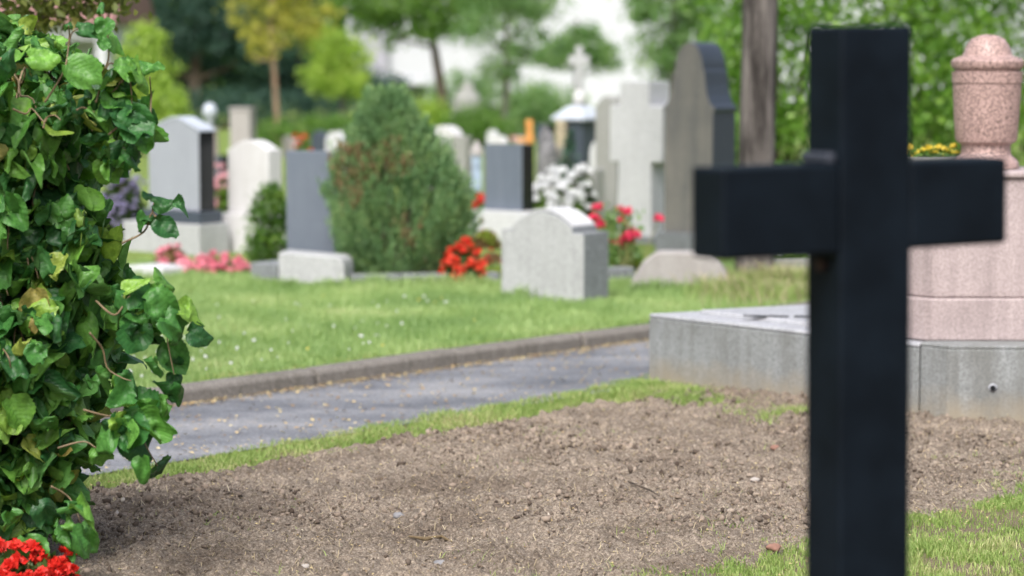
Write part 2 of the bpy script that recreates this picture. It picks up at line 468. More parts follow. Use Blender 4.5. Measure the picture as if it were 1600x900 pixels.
def np_mesh(name, V, faces, uv=None):
    """V (n,3); faces (m,k) int array"""
    me = bpy.data.meshes.new(name)
    k = faces.shape[1]
    me.vertices.add(len(V)); me.vertices.foreach_set('co', V.astype(np.float32).ravel())
    me.loops.add(faces.size); me.loops.foreach_set('vertex_index', faces.astype(np.int32).ravel())
    me.polygons.add(len(faces)); me.polygons.foreach_set('loop_start', np.arange(0, faces.size, k, dtype=np.int32))
    if uv is not None:
        l = me.uv_layers.new(name='UVMap')
        l.data.foreach_set('uv', uv[faces.ravel()].astype(np.float32).ravel())
    me.update(calc_edges=True)
    return me


def link(name, me, mats, parent=None, smooth=False, bevel=0.0, seg=2):
    o = bpy.data.objects.new(name, me)
    C.objects.link(o)
    for m in (mats if isinstance(mats, (list, tuple)) else [mats]):
        me.materials.append(M[m] if isinstance(m, str) else m)
    if parent is not None:
        o.parent = parent
    if smooth:
        me.polygons.foreach_set('use_smooth', np.ones(len(me.polygons), dtype=bool))
    if bevel:
        bm = o.modifiers.new('bevel', 'BEVEL'); bm.width = bevel; bm.segments = seg; bm.limit_method = 'ANGLE'; bm.angle_limit = R(35)
    return o


def build(name, mb, mats, parent=None, smooth=False, bevel=0.0, seg=2):
    V, f, mi = mb.data()
    if parent is not None:
        V = V - np.array(parent.location)
        me = bpy.data.meshes.new(name); me.from_pydata(V.tolist(), [], f)
        o = link(name, me, mats, parent, smooth, bevel, seg)
    else:
        c = V.mean(0); c[2] = V[:, 2].min()
        me = bpy.data.meshes.new(name); me.from_pydata((V - c).tolist(), [], f)
        o = link(name, me, mats, None, smooth, bevel, seg); o.location = c
    me.polygons.foreach_set('material_index', np.array(mi, dtype=np.int32))
    me.update()
    return o


def npart(name, V, faces, mats, parent=None, uv=None, smooth=False):
    if parent is not None:
        V = V - np.array(parent.location)
        return link(name, np_mesh(name, V, faces, uv), mats, parent, smooth)
    c = V.mean(0); c[2] = V[:, 2].min()
    o = link(name, np_mesh(name, V - c, faces, uv), mats, None, smooth); o.location = c
    return o


def thing(name, label, cat, loc, group=None):
    o = bpy.data.objects.new(name, None)
    o.empty_display_size = 0.1
    C.objects.link(o)
    o.location = loc
    return tag(o, label, cat, group)


def tag(o, label, cat, group=None, kind=None):
    if label: o['label'] = label
    if cat: o['category'] = cat
    if group: o['group'] = group
    if kind: o['kind'] = kind
    return o


def unit(a):
    return a / np.maximum(np.linalg.norm(a, axis=1, keepdims=True), 1e-9)


def leaf_cloud(P, L, wr=0.6, up=0.0, fold=0.12, D=None, spread=1.0):
    """one folded leaf (two triangles) at each point"""
    n = len(P)
    L = np.broadcast_to(np.asarray(L, float), (n,)) * rng.uniform(0.7, 1.3, n)
    d = rng.normal(size=(n, 3)) * spread
    if D is not None: d = d + D
    d[:, 2] += up
    d = unit(d)
    s = unit(np.cross(d, rng.normal(size=(n, 3))))
    nn = np.cross(d, s)
    l = L[:, None]
    v0 = P - d * l * 0.5
    v2 = P + d * l * 0.5
    m = P - d * l * 0.05 + nn * l * fold
    v1 = m + s * l * wr * 0.5
    v3 = m - s * l * wr * 0.5
    V = np.stack([v0, v1, v2, v3], 1).reshape(-1, 3)
    i = np.arange(n)[:, None] * 4
    Fc = np.concatenate([i + [0, 1, 2], i + [0, 2, 3]], 1).reshape(-1, 3)
    return V, Fc


def blob_points(blobs, n, clump=0.16, per=30, shell=0.55):
    """leaf positions: clumps spread through ellipsoids, denser outside"""
    vol = np.array([b[1][0] * b[1][1] * b[1][2] for b in blobs]) ** 0.7
    cnt = np.maximum(1, (n / per * vol / vol.sum())).astype(int)
    out = []
    for (c, r), k in zip(blobs, cnt):
        d = unit(rng.normal(size=(k, 3)))
        rad = rng.uniform(shell, 1.0, (k, 1)) ** 0.8
        cc = np.array(c) + d * rad * np.array(r)
        sc = clump * min(r) * 2 * rng.uniform(0.5, 1.3, (k, 1, 1))
        q = cc[:, None, :] + rng.normal(size=(k, per, 3)) * sc * np.array([1, 1, 0.75])
        out.append(q.reshape(-1, 3))
    return np.concatenate(out)


def catmull(pts, per=6):
    pts = [Vector(p) for p in pts]
    out = []
    for i in range(len(pts) - 1):
        a, b, c, d = pts[max(i - 1, 0)], pts[i], pts[i + 1], pts[min(i + 2, len(pts) - 1)]
        for k in range(per):
            t = k / per
            out.append(0.5 * ((2 * b) + (c - a) * t + (2 * a - 5 * b + 4 * c - d) * t * t + (3 * b - a - 3 * c + d) * t ** 3))
    out.append(pts[-1])
    return out


def vnoise(x, y, f, seed):
    g = np.random.default_rng(seed).random((256, 256))
    x = x * f + 1000.3; y = y * f + 1000.7
    xi = np.floor(x).astype(int); yi = np.floor(y).astype(int)
    u = x - xi; v = y - yi
    u = u * u * (3 - 2 * u); v = v * v * (3 - 2 * v)
    a = g[xi % 256, yi % 256]; b = g[(xi + 1) % 256, yi % 256]; c = g[xi % 256, (yi + 1) % 256]; d = g[(xi + 1) % 256, (yi + 1) % 256]
    return a * (1 - u) * (1 - v) + b * u * (1 - v) + c * (1 - u) * v + d * u * v


# ------------------------------------------------------------------ ground
KN = -8.50            # path meets kerb
PN = -7.56            # path meets verge
SN0, SN1 = -6.95, -4.66


def strip(n0, n1, u0, u1):
    return [tuple((NN * a + UU * b)[:2]) for a, b in ((n0, u0), (n0, u1), (n1, u1), (n1, u0))]


def sheet(name, poly, z, mat):
    me = bpy.data.meshes.new(name)
    me.from_pydata([(p[0], p[1], z) for p in poly], [], [tuple(range(len(poly)))])
    o = link(name, me, mat)
    if me.polygons[0].normal.z < 0:
        me.flip_normals()
    o['kind'] = 'structure'
    return o


sheet('ground', strip(KN - 0.05, 400, -400, 400), -0.012, 'verge')
sheet('lawn', strip(-500, KN - 0.11, -500, 500), LAWN - 0.02, 'lawn')
sheet('path', strip(KN - 0.02, PN + 0.24, -30, 60), -0.004, 'asphalt')

# kerb: rounded top, joints every metre
mb = MB()
prof = [(0.0, -0.05), (0.0, 0.052), (0.006, 0.066), (0.02, 0.074), (0.045, 0.078), (0.10, 0.078), (0.10, -0.05)]
u = -4.0
k = 0
while u < 22:
    ln = 0.98 + 0.03 * math.sin(k * 3.1)
    j = 0.008 * math.sin(k * 2.3)
    P0 = NN * (KN + j) + UU * u
    vs = [P0 - NN * a + Vector((0, 0, b)) for a, b in prof] + [P0 - NN * a + UU * ln + Vector((0, 0, b + 0.007 * math.sin(k * 1.7))) for a, b in prof]
    n = len(prof)
    mb.add(vs, [tuple(range(n - 1, -1, -1)), tuple(range(n, 2 * n))] + [(i, (i + 1) % n, (i + 1) % n + n, i + n) for i in range(n)])
    u += ln + 0.022
    k += 1
o = build('kerb', mb, 'kerb', bevel=0.006); o['kind'] = 'structure'

# dug soil bed with real relief
def soil_height(x, y):
    h = 0.016 * (vnoise(x, y, 2.0, 1) - 0.5) + 0.026 * (vnoise(x, y, 7, 2) - 0.5) + 0.034 * (vnoise(x, y, 17, 3) - 0.5) ** 2 * 2.2 + 0.034 * (vnoise(x, y, 36, 4) - 0.5) + 0.022 * (vnoise(x, y, 75, 5) - 0.5)
    return 0.012 + h


un, uu_ = 210, 620
ga = np.linspace(SN0 - 0.12, SN1 + 0.2, un)
gb = np.linspace(3.4, 10.6, uu_)
A, B = np.meshgrid(ga, gb, indexing='ij')
X = A * NN.x + B * UU.x; Y = A * NN.y + B * UU.y
edge = np.clip(np.minimum(A - ga[0], ga[-1] - A) / 0.12, 0, 1)
Z = soil_height(X, Y) * edge - 0.02 * (1 - edge)
V = np.stack([X, Y, Z], -1).reshape(-1, 3)
ii = np.arange(un * uu_).reshape(un, uu_)
Fc = np.stack([ii[:-1, :-1], ii[:-1, 1:], ii[1:, 1:], ii[1:, :-1]], -1).reshape(-1, 4)
o = link('soil', np_mesh('soil', V, Fc[:, ::-1] if False else Fc), 'soil', None, True)
if o.data.polygons[1000].normal.z < 0: o.data.flip_normals()
o['kind'] = 'structure'

# loose crumbs of soil
ico = []
t = (1 + 5 ** .5) / 2
IV = unit(np.array([(-1, t, 0), (1, t, 0), (-1, -t, 0), (1, -t, 0), (0, -1, t), (0, 1, t), (0, -1, -t), (0, 1, -t), (t, 0, -1), (t, 0, 1), (-t, 0, -1), (-t, 0, 1)], float))
IF = np.array([(0, 11, 5), (0, 5, 1), (0, 1, 7), (0, 7, 10), (0, 10, 11), (1, 5, 9), (5, 11, 4), (11, 10, 2), (10, 7, 6), (7, 1, 8), (3, 9, 4), (3, 4, 2), (3, 2, 6), (3, 6, 8), (3, 8, 9), (4, 9, 5), (2, 4, 11), (6, 2, 10), (8, 6, 7), (9, 8, 1)])


def crumbs(P, r):
    n = len(P)
    V = IV[None] * rng.uniform(0.5, 1.5, (n, 12, 1)) * r[:, None, None] * rng.uniform(0.5, 1.4, (n, 1, 3))
    V = V + P[:, None, :]
    Fc = (IF[None] + (np.arange(n) * 12)[:, None, None]).reshape(-1, 3)
    return V.reshape(-1, 3), Fc


def scatter_nu(n, n0, n1, u0, u1):
    a = rng.uniform(n0, n1, n); b = rng.uniform(u0, u1, n)
    return a * NN.x + b * UU.x, a * NN.y + b * UU.y, a, b


x, y, a, b = scatter_nu(60000, SN0 - 0.02, SN1 + 0.1, 3.6, 10.2)
r = np.clip(rng.lognormal(math.log(0.0037), 0.58, 60000), 0.0016, 0.0135)
kp = rng.uniform(size=len(x)) < np.clip(vnoise(x, y, 5, 7) * vnoise(x, y, 1.6, 8) * 3.2 - .35, .06, 1)
x, y, r = x[kp], y[kp], r[kp]
V, Fc = crumbs(np.stack([x, y, soil_height(x, y) + r * 0.15], -1), r)
tag(npart('soil_clods', V, Fc, 'clod'), 'loose brown crumbs of dug earth over the grave bed', 'soil', kind='stuff')


# ------------------------------------------------------------------ grass
def grass_mesh(x, y, z, h, w, lean=0.5):
    n = len(x)
    P = np.stack([x, y, z], -1)
    az = rng.uniform(0, 2 * np.pi, n)
    s = np.stack([np.cos(az), np.sin(az), np.zeros(n)], -1) * (w * rng.uniform(0.6, 1.3, n))[:, None] * 0.5
    la = rng.uniform(0, 2 * np.pi, n)
    ld = np.stack([np.cos(la), np.sin(la), np.zeros(n)], -1) * (h * lean * rng.uniform(0.1, 1.2, n))[:, None]
    up = np.zeros((n, 3)); up[:, 2] = h
    m = P + up * 0.55 + ld * 0.35
    tip = P + up * rng.uniform(0.7, 1.0, (n, 1)) + ld
    V = np.stack([P - s, P + s, m + s * 0.8, m - s * 0.8, tip], 1).reshape(-1, 3)
    i = np.arange(n)[:, None] * 5
    Fc = np.concatenate([i + [0, 1, 2], i + [0, 2, 3], i + [3, 2, 4]], 1).reshape(-1, 3)
    return V, Fc


def grass(name, label, n, sampler, h, w, mat, z=0.0, lean=0.6):
    x, y, k = sampler(n)
    hh = h * k * rng.uniform(0.45, 1.25, len(x))
    V, Fc = grass_mesh(x, y, np.full(len(x), z), hh, w, lean)
    return tag(npart(name, V, Fc, mat), label, 'grass', kind='stuff')


def lawn_s(n):
    x = rng.uniform(-4.6, 4.6, n); y = 9.6 + 8.2 * rng.uniform(0, 1, n) ** 1.15
    a, b = nu(x, y)
    keep = (a < KN - 0.09) & (np.abs(x) < y * 0.24 + 1.1)
    x, y, a = x[keep], y[keep], a[keep]
    k = 0.6 + 0.9 * vnoise(x, y, 1.7, 21) * vnoise(x, y, 6, 22) * 1.8
    k = np.where(a > KN - 0.2, k * rng.uniform(0.5, 1.3, len(x)), k)
    return x, y, k


grass('lawn_grass', 'bright green mown grass of the lawn behind the kerb', 420000, lawn_s, 0.045, 0.0048, 'grass', LAWN - 0.02)


def verge_s(n):
    x, y, a, b = scatter_nu(n, PN - 0.03, SN0 + 0.16, 4.5, 10.5)
    e = (vnoise(x, y, 3, 31) - 0.5) * 0.22 + (vnoise(x, y, 11, 32) - 0.5) * 0.12
    keep = (a + e * 0.5 > -7.30 - .06 * (b - 6.1)) & (a + e < SN0)
    keep &= rng.uniform(0, 1, n) < np.clip(vnoise(x, y, 5, 33) * 1.6 - (a - SN0 + 0.25) * 0.6, 0.12, 1)
    return x[keep], y[keep], 0.5 + 0.9 * vnoise(x, y, 6, 34)[keep]


grass('verge_grass', 'uneven grass verge between asphalt path and bare soil', 85000, verge_s, 0.034, 0.0038, 'grass_dry', -0.012)


def near_s(n):
    x, y, a, b = scatter_nu(n, SN1 - 0.15, SN1 + 2.3, 3.6, 9.6)
    e = (vnoise(x, y, 2.5, 41) - 0.5) * 0.30 + (vnoise(x, y, 9, 42) - 0.5) * 0.14
    dens = np.clip((vnoise(x, y, 4, 43) - 0.12) * 3.0, 0.16, 1) * np.clip((vnoise(x, y, 14, 44) - 0.12) * 2.0, 0.1, 1)
    keep = (a + e > SN1) & (rng.uniform(0, 1, n) < dens) & (np.abs(x) < y * 0.25 + 0.9)
    return x[keep], y[keep], 0.5 + 0.8 * vnoise(x, y, 5, 45)[keep]


grass('patchy_grass', 'short patchy grass in front of the soil bed', 420000, near_s, 0.030, 0.0036, 'grass_dry', -0.012)

# rough dry growth behind the plinth and at the foot of plinth
def behind_s(n):
    p0, p1 = at(1130, 455, LAWN), at(1275, 450, LAWN)
    t = rng.uniform(0, 1, n)
    x = p0.x + (p1.x - p0.x) * t + rng.normal(0, .12, n); y = p0.y + (p1.y - p0.y) * t + rng.normal(0, .35, n)
    a, b = nu(x, y)
    k = (a < KN - .1)
    return x[k], y[k], 0.6 + vnoise(x, y, 4, 51)[k]


grass('dry_tufts', 'dry straw coloured tufts on lawn behind the granite plinth', 7000, behind_s, 0.12, 0.006, 'grass_dry', LAWN - 0.02, 0.9)


def edge_s(n):
    a = KN - .115 - np.abs(rng.normal(0, .07, n)); b = rng.uniform(4, 12, n)
    x, y = a * NN.x + b * UU.x, a * NN.y + b * UU.y
    k = rng.uniform(0, 1, n) < vnoise(x, y, 2.2, 55) * 1.3
    return x[k], y[k], 0.6 + vnoise(x, y, 8, 56)[k]


grass('dry_edge_grass', 'dry yellowed grass fringe along the top of kerb', 7000, edge_s, 0.03, 0.0045, 'grass_dry', LAWN - 0.02, 1.0)


grass('straw_tufts', 'bleached dead grass stalks behind the granite plinth by bare trunk', 2200, behind_s, 0.14, 0.006, 'straw', LAWN - 0.02, 0.9)


def foot_s(n):
    p0, p1 = at(1010, 606, 0), at(1275, 650, 0)
    t = rng.uniform(0, 1, n) ** 1.2
    off = np.abs(rng.normal(0, 0.15, n))
    x = p0.x + (p1.x - p0.x) * t - off * 0.55; y = p0.y + (p1.y - p0.y) * t - off * 0.8
    keep = rng.uniform(0, 1, n) < np.clip(vnoise(x, y, 6, 61) * 2.2 - 0.2 - 0.6 * t, 0.04, 1)
    return x[keep], y[keep], (0.6 + vnoise(x, y, 5, 62))[keep]


grass('plinth_tufts', 'ragged grass tufts along the foot of the granite plinth', 20000, foot_s, 0.05, 0.005, 'grass_dry', -0.01, 0.9)

def sprout_s(n):
    x, y, a, b = scatter_nu(n, SN0 - .05, SN1 + .1, 3.8, 10)
    e = np.minimum(a - SN0, SN1 - a)
    k = (vnoise(x, y, 3.2, 63) * vnoise(x, y, 13, 64) > .40) & (rng.uniform(size=n) < np.exp(-np.maximum(e, 0) / .28) + .03)
    return x[k], y[k], 0.5 + vnoise(x, y, 8, 65)[k]


grass('soil_sprouts', 'sparse grass sprouts coming up through the soil bed edges', 60000, sprout_s, 0.03, 0.0032, 'grass_dry', 0.004, 1.0)

def stone_foot_s(n):
    X, Y, K = [], [], []
    for (xa, ya, xb, yb), m in (((780, 466, 912, 466), 900), ((912, 466, 955, 447), 350), ((982, 455, 1145, 454), 1000), ((432, 450, 548, 451), 800), ((388, 444, 434, 447), 300), ((548, 449, 782, 447), 1300), ((953, 447, 985, 447), 200), ((1130, 452, 1235, 446), 900)):
        p, q = at(xa, ya, LAWN - .02), at(xb, yb, LAWN - .02)
        t = rng.uniform(0, 1, m)
        X.append(p.x + (q.x - p.x) * t + rng.normal(0, .02, m)); Y.append(p.y + (q.y - p.y) * t - np.abs(rng.normal(0, .05, m)))
        K.append(.4 + 1.2 * vnoise(X[-1], Y[-1], 7, 66))
    return np.concatenate(X), np.concatenate(Y), np.concatenate(K)


grass('stone_foot_grass', 'longer uncut grass along the feet of the front stones', 0, stone_foot_s, 0.075, 0.005, 'grass', LAWN - 0.02, 0.7)

# straw over the soil
x, y, a, b = scatter_nu(7500, SN0 - 0.05, SN1 + 0.2, 3.6, 10.2)
n = len(x); az = rng.uniform(0, 6.28, n); L = rng.uniform(0.004, 0.022, n) * rng.uniform(0.4, 1.0, n) * rng.choice([1, 1, 1, 1, 2.2], n)
d = np.stack([np.cos(az) * L, np.sin(az) * L, rng.uniform(-.006, .012, n)], -1); s = np.stack([-np.sin(az), np.cos(az), np.zeros(n)], -1) * 0.0013
P = np.stack([x, y, soil_height(x, y) + 0.008], -1)
V = np.stack([P - d - s, P - d + s, P + d + s, P + d - s], 1).reshape(-1, 3)
tag(npart('straw_bits', V, np.arange(4 * n).reshape(n, 4), 'straw'), 'dry straw and root bits strewn over the soil bed', 'straw', kind='stuff')


def flat_leaves(x, y, z, L, wr=0.7):
    n = len(x); az = rng.uniform(0, 6.28, n)
    d = np.stack([np.cos(az), np.sin(az), rng.uniform(-.3, .3, n)], -1) * L[:, None] * .5
    s = np.stack([-np.sin(az), np.cos(az), rng.uniform(-.3, .3, n)], -1) * L[:, None] * .5 * wr
    P = np.stack([x, y, z], -1)
    V = np.stack([P - d, P + s * .9, P + d, P - s], 1); V[:, 1, 2] += L * .12; V[:, 3, 2] += L * .1
    i = np.arange(n)[:, None] * 4
    return V.reshape(-1, 3), np.concatenate([i + [0, 1, 2], i + [0, 2, 3]], 1).reshape(-1, 3)


# leaf litter: dense in the gutter, thin on the path, some on soil
x1, y1, a1, b1 = scatter_nu(2600, KN + 0.0, KN + 0.02, 4, 12); dd = np.abs(rng.normal(0, 0.055, 2600)); x1 += NN.x * dd; y1 += NN.y * dd
x2, y2, a2, b2 = scatter_nu(1700, KN, PN + .2, 4, 12)
x3, y3, a3, b3 = scatter_nu(7000, SN0 - .4, SN1 + 0.5, 3.6, 10)
x = np.concatenate([x1, x2, x3]); y = np.concatenate([y1, y2, y3])
z = np.concatenate([np.full(2600, 0.006), np.full(1700, 0.004), soil_height(x3, y3) + 0.006])
L = np.concatenate([rng.uniform(.006, .024, 2600), rng.uniform(.006, .03, 1700) , rng.uniform(.003, .014, 7000)])
V, Fc = flat_leaves(x, y, z, L)
tag(npart('leaf_litter', V, Fc, 'litter'), 'fallen leaf scraps in the kerb gutter and over path', 'leaf litter', kind='stuff')

# clover blossoms in the lawn
n = 120
px = rng.uniform(170, 760, n); py = rng.uniform(462, 590, n)
pts = [at(a, b, LAWN + 0.03) for a, b in zip(px, py)]
pts = [p for p in pts if nu(p.x, p.y)[0] < KN - 0.2 and vnoise(np.array([p.x]), np.array([p.y]), 1.1, 71)[0] > 0.40]
V, Fc = crumbs(np.array([tuple(p) for p in pts]), rng.uniform(.004, .009, len(pts)))
tag(npart('clover_blossoms', V, Fc, 'white_petal', None, None, True), 'tiny white clover heads dotted over the lawn', 'clover', kind='stuff')
pts = [at(a, b, LAWN + 0.03) for a, b in ((680, 472), (655, 468), (690, 466), (598, 540), (742, 500), (480, 545), (505, 462))]
V, Fc = crumbs(np.array([tuple(p) for p in pts]), np.full(len(pts), .007))
tag(npart('yellow_blossoms', V, Fc, 'yellow_petal', None, None, True), 'few tiny yellow blossoms among the lawn grass', 'wild flowers', kind='stuff')

# pebbles, brick chips and a stick on the soil
M['blue_pebble'] = plain('blue grey pebble', (0.20, 0.20, 0.21), 0.7, 0.2, 40)
M['pale_pebble'] = plain('pale pebble', (0.34, 0.31, 0.285), 0.7, 0.2, 40)
M['brick_chip'] = plain('brick chip', (0.23, 0.125, 0.095), 0.85, 0.2, 60)
for i, (nm, px, py, r, mt, lb, ct, gp) in enumerate([
    ('pebble', 623, 808, .017, 'blue_pebble', 'blue grey pebble on the soil, roundish, left of centre', 'pebble', 'pebbles on the soil'),
    ('pebble', 688, 884, .019, 'blue_pebble', 'flat slate grey pebble at the bottom edge of the soil', 'pebble', 'pebbles on the soil'),
    ('pebble', 1180, 752, .015, 'pale_pebble', 'pale pebble on soil just left of the black cross post', 'pebble', 'pebbles on the soil'),
    ('pebble', 476, 888, .012, 'pale_pebble', 'small pinkish white pebble low on the soil near the hazel', 'pebble', 'pebbles on the soil'),
    ('brick_chip', 1211, 702, .017, 'brick_chip', 'red brick chip lying on bare soil near the plinth', 'brick chip', 'brick chips'),
    ('brick_chip', 1208, 858, .020, 'brick_chip', 'red brick chip lying in the patchy grass beside the cross post', 'brick chip', 'brick chips'),
]):
    p = at(px, py, 0.012)
    mb = MB(); lump(mb, (p.x, p.y, 0.018), r * 1.25, r, r * .6, i + 5, 0.3)
    tag(build(nm, mb, mt, None, True), lb, ct, gp)
mb = MB(); q = [at(982, 752, .03), at(1000, 760, .032), at(1016, 766, .03), at(1030, 775, .026)]
mb.tube(q, [.003, .004, .0035, .002], 6)
tag(build('stick', mb, 'bark_dark'), 'thin dark stick lying on the soil bed', 'stick')
mb = MB(); q = [at(640, 838, .022), at(665, 842, .03), at(690, 838, .026), at(705, 846, .02)]
mb.tube(q, [.004, .007, .006, .003], 6)
tag(build('root', mb, 'twig'), 'knobbly brown root lying at the front of the soil bed', 'root')

# ------------------------------------------------------------------ headstones
ANG = R(38)


def frame(a=ANG):
    return Vector((math.cos(a), -math.sin(a), 0)), Vector((math.sin(a), math.cos(a), 0))


def setup(pxl, pxr, pxs, ybase, ytop, a=ANG, z=LAWN - 0.02, D=None):
    e, b = frame(a)
    P0 = at(pxl, ybase, z) if D is None else Vector(((pxl - 800) / F * (D * cp + (EYE - z) * sp), D, z))
    w = solve(P0, e, pxr)
    P1 = P0 + e * w
    d = solve(P1, b, pxs) if pxs else 0.18
    h = zof(ytop, P0.y) - z
    return P0, e, b, w, d, h


def arc(x0, x1, z0, rise, n=14):
    return [(x0 + (x1 - x0) * i / n, z0 + rise * (1 - (2 * i / n - 1) ** 2)) for i in range(n + 1)]


def ccw(pts):   # from left base anticlockwise (base left, base right, then back over the top)
    return pts


# small grey stone with raised segmental top
P0, e, b, w, d, h = setup(783, 912, 951, 464, 358)
t = thing('headstone', 'low speckled grey headstone with small arched top on the lawn edge', 'headstone', P0)
mb = MB()
rise = 0.095
pts = [(0, -.05), (w, -.05), (w, h), (w * .86, h)] + [(w * .86, h + .03)] + list(reversed(arc(w * .14, w * .86, h + .03, rise)))[1:-1] + [(w * .14, h + .03), (w * .14, h)] + [(0, h)]
mb.prism(pts, P0, e, b, d, 0, 1)
build('stone', mb, ['grey_granite', 'grey_granite_side'], t, False, 0.006)  # shade of the side face is put into its darker material
mb = MB()   # lit top of the arch painted as a paler strip
top = arc(w * .15, w * .85, h + .036, rise)
mb.prism(top + [(x, z + .012) for x, z in reversed(top)], P0 + b * .02, e, b, d - .04)
build('lit_top', mb, 'white_granite', t)

# dark slate slab with a pale footing
P0, e, b, w, d, h = setup(435, 538, None, 447, 394, R(12))
t = thing('headstone', 'dark slate slab headstone on pale granite footing left of the juniper', 'headstone', P0)
mb = MB()
mb.prism([(0, -.05), (w, -.05), (w, h * .55), (w * .985, h * .72), (w * .95, h * .83), (w * .88, h * .89), (0, h)], P0, e, b, .24)
build('footing', mb, 'grey_granite', t, False, .01)
Q = P0 + b * .95 + Vector((0, 0, -.04))
Q = Vector(((449 - 800) / F * (Q.y * cp + (EYE - Q.z) * sp), Q.y, Q.z))
ws = solve(Q, e, 531)
hs = zof(236, Q.y) - Q.z
mb = MB()
mb.prism([(0, 0), (ws, 0), (ws * .97, hs), (-.006, hs)], Q, e, b, .10)
build('slab', mb, ['slate_sheen'], t, False, .004)
# low block left of it
p = at(391, 441, LAWN - .02); q = at(434, 444, LAWN - .02)
mb = MB(); ee = (q - p).normalized(); bb = Vector((-ee.y, ee.x, 0))
mb.prism([(0, -.05), ((q - p).length - .004, -.05), ((q - p).length - .004, .135), (0, .135)], p, ee, bb, .5)
tag(build('border_stone', mb, 'grey_granite_side', None, False, .008), 'low square grey border stone below the clipped box shrub', 'border stone', 'grave border stones')

# grave border along the juniper and right of the small stone
p = at(549, 447, LAWN - .02); q = at(781, 443, LAWN - .02)
mb = MB(); ee = (q - p).normalized(); bb = Vector((-ee.y, ee.x, 0))
ln = (q - p).length
for i in range(3):
    mb.prism([(ln * i / 3 + .003, -.05), (ln * (i + 1) / 3 - .003, -.05), (ln * (i + 1) / 3 - .003, .075), (ln * i / 3 + .003, .075)], p, ee, bb, .09)
tag(build('grave_border', mb, 'grey_granite_side', None, False, .006), 'long low grey granite border running below the juniper', 'grave border', 'grave border stones')
p = at(953, 444, LAWN - .02); q = at(992, 442, LAWN - .02)
mb = MB(); ee = (q - p).normalized(); bb = Vector((-ee.y, ee.x, 0))
mb.prism([(0, -.05), ((q - p).length, -.05), ((q - p).length, .105), (0, .105)], p, ee, bb, .12)
tag(build('border_stone', mb, 'grey_granite_side', None, False, .006), 'short grey border block between small arched headstone and rounded slab', 'border stone', 'grave border stones')

# rounded low pale slab
P0, e, b, w, d, h = setup(984, 1142, None, 452, 394, R(6))
mb = MB()
pts = [(0, -.05), (w, -.05), (w * 1.0, h * .12), (w * .95, h * .45), (w * .88, h * .78), (w * .80, h * .96), (w * .74, h), (w * .30, h), (w * .24, h * .95), (w * .12, h * .7), (w * .04, h * .35), (0, h * .12)]
mb.prism(pts, P0, e, b, .22)
tag(build('grave_slab', mb, 'concrete', None, False, .012), 'low pale concrete slab with rounded shoulders before the tall brown headstone', 'grave slab')

# tall weathered stone with ogee top
P0, e, b, w, d, h = setup(1037, 1112, 1148, 392, 66, ANG)
t = thing('headstone', 'tall brown weathered headstone with ogee shoulders and dark blue sides', 'headstone', P0)
zs = zof(168, P0.y) - P0.z
zc = zof(108, P0.y) - P0.z
zb = zof(362, P0.y) - P0.z
half = [(1.0, zb), (1.0, zs - .03), (1.035, zs - .02), (1.035, zs + .005), (.95, zs + .03), (.88, zs + .10), (.845, zs + .18), (.82, zc - .012), (.79, zc)]
capn = [(.79 - .29 * (1 - math.cos(k / 8 * math.pi / 2)), zc + (h - zc) * math.sin(k / 8 * math.pi / 2)) for k in range(1, 9)]
rt = half + capn
pts = [(x * w, z) for x, z in rt] + [((1 - x) * w, z) for x, z in reversed(rt[:-1])]
mb = MB(); mb.prism(pts, P0, e, b, d, 0, 1)
build('stone', mb, ['brown_stone', 'blue_stone'], t, False, .006)  # weathered front; dark reflections painted into the side colour
mb = MB()
mb.prism([(-.05, -.05), (w + .05, -.05), (w + .05, zb * .8), (w + .03, zb), (-.03, zb), (-.05, zb * .8)], P0 - b * .05, e, b, d + .1)
build('base', mb, 'grey_granite_side', t, False, .006)

# pale granite cross stone
e, b = frame(ANG)
P0 = at(962, 378, LAWN - .02); D = P0.y
def sx(px): return solve(P0, e, px)
def zz(py): return zof(py, D) - P0.z
t = thing('stone_cross', 'broad white granite cross headstone left of tall brown stone', 'headstone', P0)
mb = MB()
al, ar = sx(952), sx(1034)
ml, mr = sx(968), sx(1013)
pts = [(sx(962), -.05), (sx(1018), -.05), (sx(1016), zz(252)), (ar, zz(252)), (ar, zz(165)), (mr, zz(165)), (mr, zz(127)), (ml, zz(127)), (ml, zz(165)), (al, zz(165)), (al, zz(252)), (sx(966), zz(252))]
mb.prism(pts, P0, e, b, .30)
build('cross', mb, ['white_granite'], t, False, .008)
mb = MB(); mb.prism([(sx(955), -.05), (sx(1024), -.05), (sx(1024), .06), (sx(955), .06)], P0 - b * .03, e, b, .36)
build('base', mb, 'grey_granite_side', t, False, .008)

# grey stone behind the cross stone + small block
P0, e, b, w, d, h = setup(929, 962, 990, 340, 150, ANG)
mb = MB(); mb.prism([(0, -.05), (w, -.05), (w, h * .9)] + list(reversed(arc(0, w, h * .9, h * .1, 8)))[1:-1] + [(0, h * .9)], P0, e, b, max(d, .2))
tag(build('headstone', mb, 'grey_weather', None, False, .01), 'tall narrow weathered grey headstone half hidden behind white granite cross', 'headstone')
P0, e, b, w, d, h = setup(906, 930, 938, 346, 263, ANG)
mb = MB(); mb.prism([(0, -.05), (w, -.05), (w, h - .015), (w - .015, h), (.015, h), (0, h - .015)], P0, e, b, max(d, .15))
tag(build('headstone', mb, 'grey_weather', None, False, .008), 'squat grey stone block right beside the white flowers', 'headstone')

